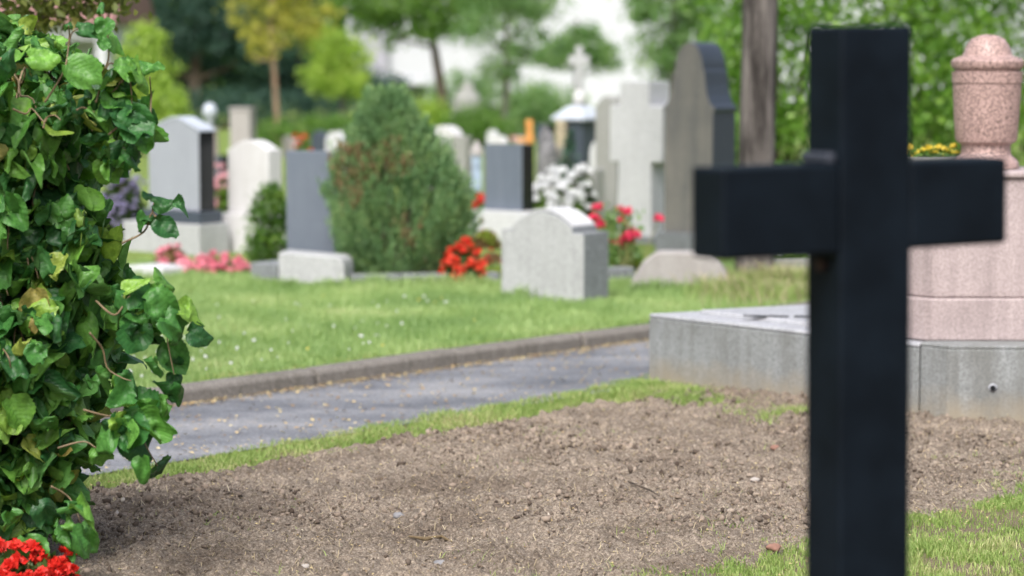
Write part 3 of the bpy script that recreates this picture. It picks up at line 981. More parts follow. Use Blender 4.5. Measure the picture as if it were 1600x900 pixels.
# left headstone with gabled top
P0, e, b, w, d, h = setup(234, 313, 337, 392, 205, ANG)
t = thing('headstone', 'pale grey headstone with gabled top and painted-in front and side tones at left', 'headstone', P0)
zb = zof(345, P0.y) - P0.z; zc = zof(326, P0.y) - P0.z; hp = zof(185, P0.y) - P0.z
mb = MB()
mb.prism([(0, zc), (w, zc), (w, h + .005), (w * .60, hp), (w * .48, hp), (0, h + .005)], P0, e, b, d, 0, 1)
build('stone', mb, ['pale_sheen', 'black_polished'], t, False, .004)  # pale front and black side paint in sky and tree reflections
mb = MB()
mb.prism([(-.02, 0), (w * .60 - .0, (hp - h)), (w * .48, hp - h), (w + .02, 0), (w + .02, .03), (w * .60, hp - h + .03), (w * .48, hp - h + .03), (-.02, .03)][0:0] or [(w * .6, hp + .002), (w + .015, h + .006), (w + .015, h + .022), (w * .6, hp + .018), (w * .48, hp + .018), (-.015, h + .022), (-.015, h + .006), (w * .48, hp + .002)], P0 - b * .005, e, b, d + .01)
build('lit_top', mb, 'zinc_roof', t)  # brightness of the sloping top painted as a pale strip
mb = MB(); mb.prism([(-.04, zb), (w + .04, zb), (w + .04, zc - .002), (-.04, zc - .002)], P0 - b * .04, e, b, d + .08)
build('plinth', mb, 'blue_stone', t, False, .005)
mb = MB(); mb.prism([(-.22, -.05), (w + .07, -.05), (w + .07, zb - .002), (-.22, zb - .002)], P0 - b * .08, e, b, d + .16)
build('footing', mb, 'grey_granite', t, False, .008)

# white marble headstone
P0, e, b, w, d, h = setup(357, 421, 442, 392, 232, ANG)
t = thing('headstone', 'white marble headstone with shallow curved top left of the box shrub', 'headstone', P0)
zb = zof(332, P0.y) - P0.z
mb = MB(); mb.prism([(0, zb), (w, zb), (w, h)] + list(reversed(arc(w * .08, w * .92, h, .07, 12))) + [(0, h)], P0, e, b, d)
build('stone', mb, ['white_marble'], t, False, .008)
mb = MB(); mb.prism([(-.05, -.05), (w + .05, -.05), (w + .05, zb - .002), (-.05, zb - .002)], P0 - b * .05, e, b, d + .1)
build('base', mb, 'white_marble', t, False, .01)

# dark headstone in the middle
P0, e, b, w, d, h = setup(757, 816, 834, 372, 225, ANG)
t = thing('headstone', 'square dark slate headstone with black side on light footing, mid row', 'headstone', P0)
zb = zof(327, P0.y) - P0.z
mb = MB(); mb.prism([(0, zb), (w, zb), (w, h), (0, h)], P0, e, b, d, 0, 1)
build('stone', mb, ['slate_sheen', 'black_polished'], t, False, .004)  # front tone paints in reflected sky, side stays black
mb = MB(); mb.prism([(-.08, -.05), (w + .12, -.05), (w + .12, zb - .002), (-.08, zb - .002)], P0 - b * .1, e, b, d + .2)
build('footing', mb, 'white_granite', t, False, .008)

# small stones further back
def simple_stone(label, pxl, pxr, pxs, D, ytop, mats, kind='flat', a=ANG, name='headstone'):
    P0, e, b, w, d, h = setup(pxl, pxr, pxs, 0, ytop, a, LAWN - .02, D)
    d = max(d, .1)
    mb = MB()
    if kind == 'flat':
        pts = [(-.0, -.05), (w, -.05), (w, h), (0, h)]
    elif kind == 'round':
        pts = [(0, -.05), (w, -.05), (w, h * .72)] + [(w / 2 + w / 2 * math.cos(k / 12 * math.pi), h * .72 + h * .28 * math.sin(k / 12 * math.pi)) for k in range(1, 12)] + [(0, h * .72)]
    else:
        pts = [(0, -.05), (w, -.05), (w, h * .85), (w * .7, h), (w * .25, h * .98), (0, h * .8)]
    mb.prism(pts, P0, e, b, d, 0, len(mats) - 1)
    return tag(build(name, mb, mats, None, False, .006), label, 'headstone')


simple_stone('white curved headstone peeking out right of the juniper', 668, 712, 728, 27, 196, ['white_marble'], 'round')
simple_stone('narrow mid grey headstone before the white curved one', 704, 728, 738, 24.5, 212, ['grey_weather'])
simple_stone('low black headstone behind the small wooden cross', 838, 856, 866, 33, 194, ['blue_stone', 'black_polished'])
simple_stone('small dark rounded headstone at the foot of yellow tree', 486, 506, 514, 34, 204, ['blue_stone'], 'round')
simple_stone('small pale slanted headstone above the top of dark slate slab', 509, 534, 540, 33, 205, ['white_granite'], 'rough')
simple_stone('little reddish headstone between dark rounded and white marble stones', 455, 476, 482, 32, 218, ['pink'], 'flat')
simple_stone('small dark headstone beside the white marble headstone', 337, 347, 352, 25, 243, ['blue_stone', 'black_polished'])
simple_stone('low light headstone seen just over the square dark slate', 770, 788, 794, 31, 212, ['white_marble'], 'round')
simple_stone('pale rough stone right of square dark slate top', 802, 816, 822, 32, 212, ['concrete'], 'rough')
simple_stone('pale grey headstone between monument and squat block', 921, 934, 940, 27, 222, ['white_granite'], 'round')

simple_stone('pale blue grey headstone just left of the juniper tip', 535, 551, 558, 31, 211, ['pale_sheen'])
simple_stone('distant white headstone in the shade beside thin pale trunk', 760, 774, 780, 37, 203, ['white_granite'], 'round')
simple_stone('low brown headstone at the foot of the monument', 872, 883, 888, 25.5, 229, ['brown_stone'])
simple_stone('distant slim grey headstone right of the monument roof', 938, 950, 955, 36, 204, ['grey_weather'], 'rough')
simple_stone('far brownish headstone below the yellow tree, beside hedge', 441, 452, 457, 36, 212, ['brown_stone'], 'round')
# rough rock headstone
P = at_d(853, 262, 25); mb = MB()
lump(mb, (P.x, P.y, LAWN + .28), .13, .12, .42, 3, .35)
tag(build('rock_headstone', mb, 'rough_rock'), 'rough dark boulder headstone next to square dark slate', 'headstone')
# column pillar
P = at_d(380, 225, 30); t = thing('pillar', 'pale square stone pillar standing behind the white marble headstone', 'pillar', (P.x, P.y, LAWN - .02))
z1 = zof(168, 30)
mb = MB(); mb.box((P.x, P.y, LAWN), .26, .26, z1 - LAWN - .03, -ANG * .3); build('shaft', mb, 'concrete', t, False, .01)
mb = MB(); mb.box((P.x, P.y, z1 - .028), .285, .285, .03, -ANG * .3); build('cap', mb, 'concrete', t, False, .006)
mb = MB(); mb.box((P.x, P.y, LAWN - .05), .40, .40, .25, -ANG * .3); build('base', mb, 'grey_weather', t, False, .01)
# stone ball finial on a post
P = at_d(328, 195, 28); t = thing('stone_finial', 'pale round stone finial on a dark post behind the gabled headstone', 'grave ornament', (P.x, P.y, LAWN - .02))
zt = zof(161, 28); zm = zof(197, 28)
mb = MB(); hh = zt - zm
mb.lathe([(.03, 0), (.045, .01), (.03, .04), (.05, hh * .3), (.082, hh * .5), (.086, hh * .65), (.07, hh * .85), (.03, hh)], (P.x, P.y, zm), 20)
build('ball', mb, 'zinc_roof', t, True)
mb = MB(); mb.lathe([(.16, 0), (.16, .12), (.10, .14), (.09, zm - LAWN - .05), (.11, zm - LAWN - .02), (.11, zm - LAWN)], (P.x, P.y, LAWN - .02), 16)
build('post', mb, 'pink', t)

# monument with a cross on a zinc roof
D = 28; k_ = mpp(D); P = at_d(905, 240, D); g = LAWN - .02
t = thing('monument', 'dark grave monument with pale hipped roof carrying a tall white cross', 'monument', (P.x, P.y, g))
ze = zof(187, D); zr = zof(168, D)
mb = MB(); mb.box((P.x, P.y, g - .05), .36, .36, ze - g + .05, -ANG); build('body', mb, 'blue_stone', t, False, .008)
e, b = frame(ANG)
mb = MB()
for i in range(7):
    c = P - e * .10 - b * .205
    mb.box((c.x, c.y, g + i * .115), .13 + .01 * (i % 2), .06, .108, -ANG)
build('stone_pier', mb, 'tan_stone', t, False, .008)
mb = MB(); rz = -ANG
def sq(s): return [(P.x + x * math.cos(rz) - y * math.sin(rz), P.y + x * math.sin(rz) + y * math.cos(rz)) for x, y in ((-s, -s), (s, -s), (s, s), (-s, s))]
for s0, z0, s1, z1 in ((.235, ze, .235, ze + .025), (.235, ze + .0255, .09, zr + .02)):
    q0, q1 = sq(s0), sq(s1)
    mb.add([(*p, z0) for p in q0] + [(*p, z1) for p in q1], [(3, 2, 1, 0), (4, 5, 6, 7)] + [(i, (i + 1) % 4, (i + 1) % 4 + 4, i + 4) for i in range(4)])
build('roof', mb, 'zinc_roof', t)
mb = MB(); mb.lathe([(.085, 0), (.075, .10), (.05, .16), (.045, .18)], (P.x, P.y, zr + .02), 16); build('cross_foot', mb, 'white_marble', t, True)
zt = zof(72, D); za = zof(94, D)
mb = MB(); mb.box((P.x, P.y, zr + .2), .085, .07, zt - zr - .2, -R(12)); mb.box((P.x, P.y + .001, za - .055), .24, .074, .11, -R(12))
build('cross', mb, 'grey_granite', t, False, .006)

# small wooden cross
D = 27; P = at_d(827, 222, D); t = thing('wooden_cross', 'small orange wooden cross behind the dark slate headstone', 'grave cross', (P.x, P.y, LAWN - .02))
mb = MB(); mb.box((P.x, P.y, LAWN - .1), .075, .05, zof(187, D) - LAWN + .1); build('post', mb, 'orange_wood', t, False, .004)
mb = MB(); mb.box((P.x - .045, P.y - .03, zof(222, D)), .19, .035, .05); build('crossbar', mb, 'orange_wood', t, False, .004)

# grave lantern
D = 23; P = at_d(745, 275, D); t = thing('grave_lantern', 'pale blue glass grave lantern left of the square dark slate', 'lantern', (P.x, P.y, LAWN - .02))
M['blue_glass'] = plain('pale blue glass', (0.32, 0.40, 0.52), 0.2, 0.35, 9)
zb, zt = zof(312, D), zof(216, D)
mb = MB(); mb.box((P.x, P.y, LAWN - .05), .12, .12, zb - LAWN + .05); build('pedestal', mb, 'grey_weather', t, False, .004)
mb = MB(); mb.box((P.x, P.y, zb + .002), .095, .095, (zt - zb) * .72); build('glass_body', mb, 'blue_glass', t, False, .004)
mb = MB(); mb.lathe([(.07, 0), (.06, .05), (.03, .1), (.01, .14)], (P.x, P.y, zb + .004 + (zt - zb) * .72), 12); build('roof', mb, 'concrete', t)

# tiered stone monument in the far shrubs
D = 42; P = at_d(730, 170, D); t = thing('stone_monument', 'grey tiered stone monument among shrubs right of the leaning trunk', 'monument', (P.x, P.y, LAWN - .02))
for nm, w0, w1, ya, yb in (('lower_tier', .42, .36, 215, 157), ('middle_tier', .34, .22, 156.5, 141), ('top_tier', .17, .10, 140.5, 128)):
    mb = MB(); mb.lathe([(w0 / 1.4, 0), (w0 / 1.45, .03), (w1 / 1.4, zof(yb, D) - zof(ya, D) - .02), (w1 / 1.6, zof(yb, D) - zof(ya, D))], (P.x, P.y, zof(ya, D)), 8)
    build(nm, mb, 'grey_weather', t)

# pale flat slab and white stone
p = at(250, 425, LAWN); mb = MB(); mb.box((p.x, p.y, LAWN - .04), .36, .3, .085, -ANG)
tag(build('grave_slab', mb, 'white_granite', None, False, .008), 'flat pale grave slab half hidden by the hazel, beside pink flowers', 'grave slab')
p = at(667, 424, LAWN); mb = MB(); lump(mb, (p.x, p.y + .05, LAWN + .06), .11, .07, .032, 8, .12, 0, 14, 8)
tag(build('white_stone', mb, 'white_marble', None, True), 'smooth white stone lying at the juniper foot by red flowers', 'stone')

# border grave seen between trunk and cross
p = at(1232, 425, LAWN); t = thing('grave_border', 'grey border with low green plants right of the bare trunk', 'grave border', (p.x, p.y, LAWN - .02))
mb = MB(); mb.box((p.x + .1, p.y + .1, LAWN - .04), .7, .12, .13, R(-4)); build('edging', mb, 'grey_weather', t, False, .01)
mb = MB(); mb.box((p.x + .1, p.y + .42, LAWN - .04), .6, .08, .24, R(-4)); build('back_rail', mb, 'blue_stone', t, False, .006)


# ------------------------------------------------------------------ plants and flowers
def flower_ball(P, r, n, L):
    d = unit(rng.normal(size=(n, 3))); d[:, 2] = np.abs(d[:, 2]) * .8 + d[:, 2] * .2
    return np.asarray(P) + d * r * rng.uniform(.5, 1, (n, 1))


def plant(name, label, cat, c, rx, ry, h, leafmat, petmat, nleaf, leafL, nfl, fr, per, petL, group=None, fl_zone=(.45, 1.05), stems=True, low=None):
    """bedding plant: leafy mound with blossom heads over it"""
    t = thing(name, label, cat, c, group)
    c = np.array(c)
    d = unit(rng.normal(size=(nleaf, 3))); d[:, 2] = np.abs(d[:, 2])
    P = c + d * rng.uniform(.35, 1, (nleaf, 1)) ** .6 * np.array([rx, ry, h * .85])
    V, Fc = leaf_cloud(P, leafL, .6, .4)
    npart('leaves', V, Fc, leafmat, t)
    if nfl:
        d = unit(rng.normal(size=(nfl, 3))); d[:, 2] = np.abs(d[:, 2]) * .8 + rng.uniform(0, .2, nfl); d[:, 1] = np.where(rng.uniform(size=nfl) < .7, -np.abs(d[:, 1]), d[:, 1])
        H = c + d * rng.uniform(.85, 1.05, (nfl, 1)) * np.array([rx, ry, h]) + np.array([0, 0, h * .05])
        pts = np.concatenate([flower_ball(q, fr * rng.uniform(.7, 1.25), per, petL) for q in H])
        V, Fc = leaf_cloud(pts, petL, .9, .2, .2)
        npart('blossoms', V, Fc, petmat, t)
    if stems:
        mb = MB()
        for _ in range(10):
            a = rnd.uniform(0, 6.28); q = Vector(c) + Vector((math.cos(a) * rx * .6, math.sin(a) * ry * .6, h * .75))
            mb.tube([Vector(c) + Vector((0, 0, -.02)), Vector(c).lerp(q, .5) + Vector((0, 0, h * .08)), q], [.004, .003, .002], 5)
        build('stems', mb, 'twig_green', t)
    return t


def g_at(px, py, z=None):
    p = at(px, py, LAWN if z is None else z); return (p.x, p.y, (LAWN if z is None else z) - .02)


plant('begonia', 'red begonias under the hazel in bottom left corner', 'flowers', (-1.42, 6.95, -.01), .17, .16, .20, 'herb_dark', 'red_petal', 900, .045, 46, .024, 22, .026)
plant('begonia', 'second clump of red begonias at the extreme lower left edge', 'flowers', (-1.62, 7.1, -.01), .17, .16, .22, 'herb_dark', 'red_petal', 700, .045, 34, .024, 22, .026)
plant('begonia', 'mound of orange red begonias at right foot of the juniper', 'flowers', g_at(724, 438), .155, .13, .29, 'herb_dark', 'orange_red', 900, .05, 46, .026, 22, .03)
plant('impatiens', 'long bed of pink flowers before the white marble headstone', 'flowers', g_at(338, 424), .27, .15, .13, 'herb', 'pink_petal', 1200, .04, 75, .028, 16, .032)
plant('impatiens', 'coral and green flower clump left of the long pink bed', 'flowers', g_at(268, 418), .13, .15, .19, 'rust_herb', 'pink_petal', 900, .045, 24, .022, 14, .03)
plant('hydrangea', 'pale pink blossoms between gabled and white marble headstones', 'flowers', g_at(347, 372), .12, .15, .60, 'herb', 'pale_pink', 700, .06, 16, .05, 30, .03)
plant('lavender', 'hazy lavender shrub behind the hazel, left of gabled headstone', 'shrub', g_at(192, 370), .24, .22, .62, 'herb_dark', 'lilac_petal', 1600, .06, 90, .028, 16, .03)
plant('rose_bush', 'rose bush with bright pink blooms between arched headstone and white cross', 'rose bush', g_at(968, 418), .19, .15, .22, 'herb', 'rose_petal', 900, .045, 3, .02, 20, .03)
# tall rose stems with blooms placed as in the bed
t = thing('rose_bush', 'taller rose stems with loose crimson pink blooms in front of white cross', 'rose bush', g_at(965, 420))
mb = MB(); pts = []
for px, py, r in [(932, 326, .03), (928, 343, .03), (938, 352, .026), (970, 330, .03), (980, 333, .028), (971, 346, .022), (975, 352, .02), (985, 366, .034), (978, 372, .03), (992, 368, .03), (968, 381, .032), (960, 379, .028), (975, 384, .026), (1030, 343, .022), (985, 378, .025)]:
    q = at_d(px, py, 16.55 + rnd.uniform(-.08, .08))
    pts.append(flower_ball(q, r * 1.3, 48, .03))
    s = Vector((t.location.x + (q.x - t.location.x) * .5, q.y, LAWN - .02))
    mb.tube([s, s.lerp(q, .6) + Vector((rnd.uniform(-.02, .02), 0, .02)), q], [.004, .003, .0025], 5)
build('stems', mb, 'twig_green', t)
V, Fc = leaf_cloud(np.concatenate(pts), .036, .9, .1, .25); npart('blossoms', V, Fc, 'rose_petal', t)
P = np.array([tuple(at_d(px, py, 16.6)) for px, py in zip(rng.normal(965, 18, 420), rng.uniform(330, 410, 420))]) + rng.normal(size=(420, 3)) * [.02, .08, .02]
V, Fc = leaf_cloud(P, .045, .6, .1); npart('leaves', V, Fc, 'tree_light', t)
plant('ground_cover', 'yellow green cushion plant below the rose bush', 'plant', g_at(975, 428), .19, .14, .16, 'moss_green', None, 2200, .03, 0, 0, 0, 0, stems=False)
plant('ground_cover', 'lime green cushion plant right of the red begonias', 'plant', g_at(772, 430), .10, .1, .09, 'moss_green', None, 900, .03, 0, 0, 0, 0, stems=False)
plant('ground_cover', 'rusty orange low plant above the lime cushion', 'plant', g_at(770, 412), .10, .1, .12, 'rust_herb', 'orange_red', 900, .03, 6, .012, 10, .02, stems=False)
plant('ground_cover', 'reddish leafy plant against the light footing of square dark slate', 'plant', g_at(757, 384), .13, .1, .18, 'rust_herb', 'moss_green', 900, .04, 14, .02, 14, .03, stems=False)
plant('vase_flowers', 'red flowers in a vase touching left side of square dark slate', 'flowers', g_at(748, 352), .06, .06, .42, 'herb', 'red_petal', 200, .05, 9, .045, 26, .035)
t = plant('white_hydrangea', 'large white flower heads between dark slate and squat block', 'flowers', g_at(868, 352), .26, .2, .50, 'herb', 'white_petal', 1300, .06, 44, .05, 46, .036)
plant('white_hydrangea', 'smaller white flower heads leaning on the squat grey block', 'flowers', g_at(908, 346), .13, .14, .62, 'herb_dark', 'white_petal', 700, .06, 13, .05, 46, .036)
plant('low_bedding', 'dim green bedding inside border right of bare trunk', 'plant', g_at(1240, 420), .3, .2, .17, 'herb', 'white_petal', 1300, .04, 8, .012, 8, .018, stems=False)

plant('bedding_flowers', 'orange flower spots near small pale slanted headstone', 'flowers', (at_d(474, 230, 30.5).x, 30.5, LAWN - .02), .16, .15, .62, 'herb', 'orange_red', 500, .06, 9, .035, 16, .04)
plant('bedding_flowers', 'mixed yellow flowers beside the rough dark boulder', 'flowers', (at_d(880, 275, 24).x, 24, LAWN - .02), .12, .12, .55, 'herb', 'yellow_petal', 400, .06, 7, .03, 16, .035)
plant('bedding_flowers', 'peach pink flowers atop far row left of the wooden cross', 'flowers', (at_d(803, 220, 33.5).x, 33.5, LAWN - .02), .13, .12, .48, 'herb', 'pale_pink', 400, .06, 8, .035, 16, .04)
# dwarf cone in the white flowers
def shrub(name, label, cat, base, blobs, n, L, mat, stem_mat='bark_dark', group=None, up=0.2, clump=.16, per=24, wr=.6, shell=.5, stems=5):
    t = thing(name, label, cat, base, group)
    B = [(np.array(base) + np.array(c), r) for c, r in blobs]
    P = blob_points(B, n, clump, per, shell)
    P = P[P[:, 2] > base[2] + .0]
    V, Fc = leaf_cloud(P, L, wr, up); npart('foliage', V, Fc, mat, t)
    mb = MB()
    for c, r in blobs[:stems]:
        q = Vector(base) + Vector(c)
        mb.tube([Vector(base) - Vector((0, 0, .05)), Vector(base).lerp(q, .5) + Vector((rnd.uniform(-.05, .05) * r[0], 0, 0)), q], [.05 * r[0] + .008, .035 * r[0] + .006, .01 * r[0] + .003], 7)
    build('stems', mb, stem_mat, t)
    return t


p = at_d(893, 285, 23.5)
shrub('dwarf_conifer', 'little dark green cone shrub among the white flower heads', 'shrub', (p.x, p.y, LAWN - .02), [((0, 0, .25), (.13, .13, .3)), ((0, 0, .55), (.08, .08, .25))], 900, .05, 'tree_dark')

# clipped box
p = at(420, 416, LAWN)
shrub('box_shrub', 'small oval clipped box shrub against the dark slate slab', 'shrub', (p.x, p.y, LAWN - .02), [((0, 0, .30), (.135, .135, .30)), ((.03, 0, .46), (.10, .1, .18)), ((-.02, 0, .16), (.125, .12, .16))], 5200, .026, 'box', clump=.11, per=14, shell=.7)

# juniper: thousands of upright sprays round an egg shaped body
p = at(627, 430, LAWN); D = p.y - .05
base = np.array([at_d(626, 430, D).x, D, LAWN - .02]); m_ = mpp(D)
t = thing('juniper', 'dense egg shaped green juniper with rusty patches and pointed tip', 'conifer', base)
prof_y = [428, 410, 380, 340, 300, 260, 225, 195, 170, 150, 138]
prof_l = [566, 545, 528, 513, 511, 519, 533, 550, 565, 577, 590]
prof_r = [690, 710, 728, 741, 737, 720, 696, 668, 648, 634, 622]
n = 3000
py = 428 - 290 * rng.uniform(0, 1, n) ** 1.05
L_ = np.interp(py[::1], prof_y[::-1], prof_l[::-1]); R_ = np.interp(py, prof_y[::-1], prof_r[::-1])
cx = ((L_ + R_) / 2 - 626) * m_; rr = (R_ - L_) / 2 * m_ * .97
phi = rng.uniform(0, 2 * np.pi, n)
bumpy = 1 + .09 * np.sin(phi * 5 + py * .04) + .07 * np.sin(phi * 9 - py * .07)
rad = rr * bumpy * np.where(rng.uniform(size=n) < .75, rng.uniform(.86, 1.0, n), rng.uniform(.5, .9, n))
zc = np.array([zof(v, D) for v in py]) - .05
CP = base * [1, 1, 0] + np.stack([cx + rad * np.cos(phi), rad * np.sin(phi), zc], -1)
OD = np.stack([np.cos(phi) * .45, np.sin(phi) * .45, np.full(n, 1.0)], -1)
per = 16
tt = rng.uniform(0, 1, (n, per, 1))
PP = CP[:, None, :] + OD[:, None, :] * (tt - .3) * rng.uniform(.05, .15, (n, 1, 1)) + rng.normal(size=(n, per, 3)) * .014 * (1.1 - tt * .6)
dead = (vnoise(phi * 1.2, py / 55, 1.0, 91) > .77) & (rng.uniform(size=n) < .45)
spot = at_d(630, 355, D - .45)
dead |= (np.linalg.norm((CP - np.array(spot)) * [1, .5, .45], axis=1) < .035)
DD = np.repeat(OD[:, None, :], per, 1)
for mk, nm, mt in ((~dead, 'foliage', 'juniper'), (dead, 'rusty_foliage', 'juniper_dead')):
    V, Fc = leaf_cloud(PP[mk].reshape(-1, 3), .034, .30, 0, .15, DD[mk].reshape(-1, 3) * 1.6, .55)
    o = npart(nm, V, Fc, mt, t)
mb = MB()
for k in range(6):
    a = k * 1.05; q = Vector(base) + Vector((math.cos(a) * .18, math.sin(a) * .18, .75 + .1 * (k % 3)))
    mb.tube([Vector(base) - Vector((0, 0, .05)), Vector(base).lerp(q, .5) + Vector((math.cos(a) * .05, math.sin(a) * .05, 0)), q], [.03, .022, .008], 7)
build('stems', mb, 'bark_dark', t)
# dark mulch bed under it
p = at(640, 436, LAWN); mb = MB()
lump(mb, (p.x, p.y + .42, LAWN - .02), .75, .38, .05, 4, .1, 0, 20, 7)
tag(build('mulch_bed', mb, 'clod', None, True), 'dark mulch heaped inside the border under the juniper', 'mulch')


# ------------------------------------------------------------------ trees
def tree(name, label, px, D, base_y, r0, tops, blobs, n, L, mat, barkm, group=None, up=-.1, clump=.15, per=26, shell=.35, cat='tree', bx=None):
    """trunk through pixel-free world points: base at D; tops = list of (dx, z) the trunk passes; blobs (dx, dy, z, rx, ry, rz)"""
    P = at_d(px, base_y, D); z0 = LAWN - .03
    t = thing(name, label, cat, (P.x, P.y, z0), group)
    mb = MB()
    pts = [Vector((P.x, P.y, z0 - .1)), Vector((P.x, P.y, z0 + .05))] + [Vector((P.x + dx, P.y + rnd.uniform(-.05, .05), z)) for dx, z in tops]
    cv = catmull(pts, 4); m = len(cv)
    mb.tube(cv, [r0 * (1.25 if i < 2 else 1.0 - .7 * i / m) for i in range(m)], 10)
    for dx, dy, z, rx, ry, rz in blobs:
        q = Vector((P.x + dx, P.y + dy, z))
        s = min(cv[4:], key=lambda v: abs(v.z - (z - rz * .9)) + .001)
        mb.tube(catmull([s, s.lerp(q, .5) + Vector((rnd.uniform(-.1, .1), rnd.uniform(-.1, .1), -.05)), q], 4), [r0 * .38 * (1 - .8 * i / 8) for i in range(9)], 7)
    build('trunk', mb, barkm, t, True)
    B = [((P.x + dx, P.y + dy, z), (rx, ry, rz)) for dx, dy, z, rx, ry, rz in blobs]
    Q = blob_points(B, n, clump, per, shell)
    Q = Q[Q[:, 2] > z0 + .05]
    V, Fc = leaf_cloud(Q, L, .6, up); npart('crown', V, Fc, mat, t)
    return t


G = 'trees at the back of the cemetery'
# centre tree with leaning dark trunk
tree('tree', 'leafy tree with dark leaning trunk in front of white building', 694, 50, 195, .135, [(-.05, .8), (-.16, 1.5), (-.25, 2.1), (-.3, 3.2), (-.2, 4.2)],
     [(-.9, 0, 2.55, .85, .9, .62), (.15, -.2, 2.6, .8, .8, .70), (-.35, .2, 3.3, 1.2, 1.1, .8), (.8, .1, 2.9, .7, .8, .6), (-1.0, -.1, 1.95, .34, .3, .22), (-.3, .1, 4.3, 1.0, 1.0, .8), (-1.75, .1, 2.75, .6, .7, .5), (-.25, -.3, 2.2, .5, .5, .35), (-1.4, .2, 2.35, .6, .6, .4), (.5, .2, 2.3, .5, .5, .3)], 16000, .10, 'tree_mid', 'bark_dark', G)
# lighter loose tree
tree('tree', 'loose pale green tree with thin trunk right of the leaning one', 791, 44, 215, .075, [(0, .8), (.02, 1.4), (0, 2.2), (.05, 3.2)],
     [(-.35, 0, 2.1, .55, .55, .5), (.35, 0, 2.2, .55, .5, .5), (.0, 0, 1.55, .48, .4, .35), (.1, .1, 2.9, .8, .7, .6), (-.4, .2, 2.75, .6, .5, .4), (.65, -.1, 2.6, .4, .4, .35), (0, 0, 3.6, .6, .6, .5), (-.1, .1, 1.25, .4, .4, .25), (.5, 0, 1.75, .4, .4, .3)], 7000, .085, 'tree_light', 'bark', G)
tree('tree', 'soft yellow green tree directly behind the monument cross', 900, 56, 190, .09, [(0, .9), (.02, 1.6), (0, 2.4)],
     [(0, 0, 1.7, .75, .6, .42), (-.55, 0, 1.55, .5, .5, .35), (.6, 0, 1.5, .5, .5, .4), (.1, 0, 2.0, .5, .5, .35)], 4200, .10, 'tree_light', 'bark', G)
tree('tree', 'feathery green tree above the white granite cross', 1050, 42, 210, .10, [(0, 1), (.02, 1.8), (0, 3.0), (0, 4)],
     [(-.25, 0, 1.75, .42, .5, .55), (.3, 0, 1.9, .42, .5, .6), (0, 0, 2.6, .8, .7, .6), (-.5, .1, 2.4, .35, .4, .3), (.65, 0, 2.3, .35, .4, .55), (0, 0, 3.4, .7, .7, .6), (.15, .1, 1.35, .35, .4, .35)], 6500, .10, 'tree_light', 'bark', G, up=-.5)
tree('tree', 'slender tree with yellowing leaves and tan trunk at left', 434, 42, 222, .065, [(-.02, .8), (-.06, 1.5), (-.10, 2.2), (0, 3.2)],
     [(-.48, 0, 1.62, .24, .25, .13), (-.1, 0, 1.85, .45, .4, .28), (.35, 0, 2.0, .5, .4, .3), (-.2, .1, 2.4, .6, .5, .35), (.4, .1, 2.55, .5, .5, .35), (0, 0, 3.0, .7, .6, .5), (.75, 0, 2.25, .3, .3, .22), (-.5, 0, 2.1, .35, .3, .2)], 3400, .085, 'tree_yellow', 'bark_tan', G)
tree('tree', 'round lime green young tree left of the white building', 535, 47, 195, .06, [(0, .6), (0, 1.0), (.02, 1.6)],
     [(.15, 0, 1.05, .42, .45, .36), (-.3, 0, 1.25, .48, .45, .40), (.05, .1, 1.6, .5, .5, .38), (-.25, .1, 1.85, .4, .4, .3)], 5000, .085, 'tree_lime', 'bark', G)
tree('evergreen_tree', 'big dark evergreen tree behind the yellowing tree', 305, 66, 175, .22, [(0, 1.2), (.05, 2.2), (0, 4), (0, 6)],
     [(-.6, 0, 2.2, 1.4, 1.2, .95), (.9, 0, 2.4, 1.3, 1.2, 1.1), (0, .3, 3.6, 2.1, 1.6, 1.3), (1.7, .2, 1.7, .9, .9, .9), (-1.4, .2, 1.5, .8, .8, .8), (0, 0, 5, 1.5, 1.5, 1.3), (.5, .9, 1.3, 1.6, .5, .9), (2.2, .4, 3.2, 1.0, 1, 1.1), (-.6, .5, .6, 1.2, .6, .6), (1.2, .5, .55, 1.3, .6, .55)], 24000, .14, 'tree_dark', 'bark_dark', G, shell=.2)
tree('evergreen_tree', 'low dark evergreen filling the gap behind lime green tree', 470, 68, 175, .15, [(0, 1), (0, 2)],
     [(-.5, 0, .9, 1.0, .8, .8), (.8, 0, .7, 1.2, .8, .6), (2.0, .2, .65, 1.0, .6, .5)], 9000, .13, 'tree_dark', 'bark_dark', G, shell=.2)
p = at_d(222, 130, 37)
shrub('lime_shrub', 'lime green shrub showing above the top of the hazel', 'shrub', (p.x, p.y, LAWN - .02), [((0, 0, 1.3), (.42, .4, .5)), ((.1, 0, 1.75), (.25, .3, .25)), ((-.2, 0, .7), (.5, .4, .5))], 3600, .08, 'tree_lime', clump=.14)
p = at_d(258, 200, 35)
shrub('lime_shrub', 'smaller lime green shrub just above the gabled headstone', 'shrub', (p.x, p.y, LAWN - .02), [((0, 0, .85), (.27, .3, .4)), ((.02, 0, .4), (.35, .3, .4))], 2600, .07, 'tree_lime', clump=.14)
p = at_d(478, 215, 39)
shrub('hedge', 'low clipped green hedge behind the far small headstones', 'hedge', (p.x, p.y, LAWN - .02), [((-.5, 0, .25), (.35, .3, .26)), ((0, 0, .27), (.4, .3, .27)), ((.5, 0, .28), (.4, .3, .27)), ((.95, .0, .3), (.35, .3, .25))], 5200, .055, 'tree_mid')
p = at_d(330, 200, 50)
shrub('hedge', 'dark green hedge under the big evergreen behind gabled headstone', 'hedge', (p.x, p.y, LAWN - .02), [((-1.6, 0, .42), (.6, .35, .42)), ((-.8, 0, .4), (.6, .35, .42)), ((0, 0, .42), (.6, .35, .42)), ((.8, 0, .40), (.6, .35, .42)), ((1.6, 0, .42), (.6, .35, .42)), ((2.4, 0, .40), (.6, .35, .42))], 9000, .07, 'tree_dark')
p = at_d(745, 215, 40)
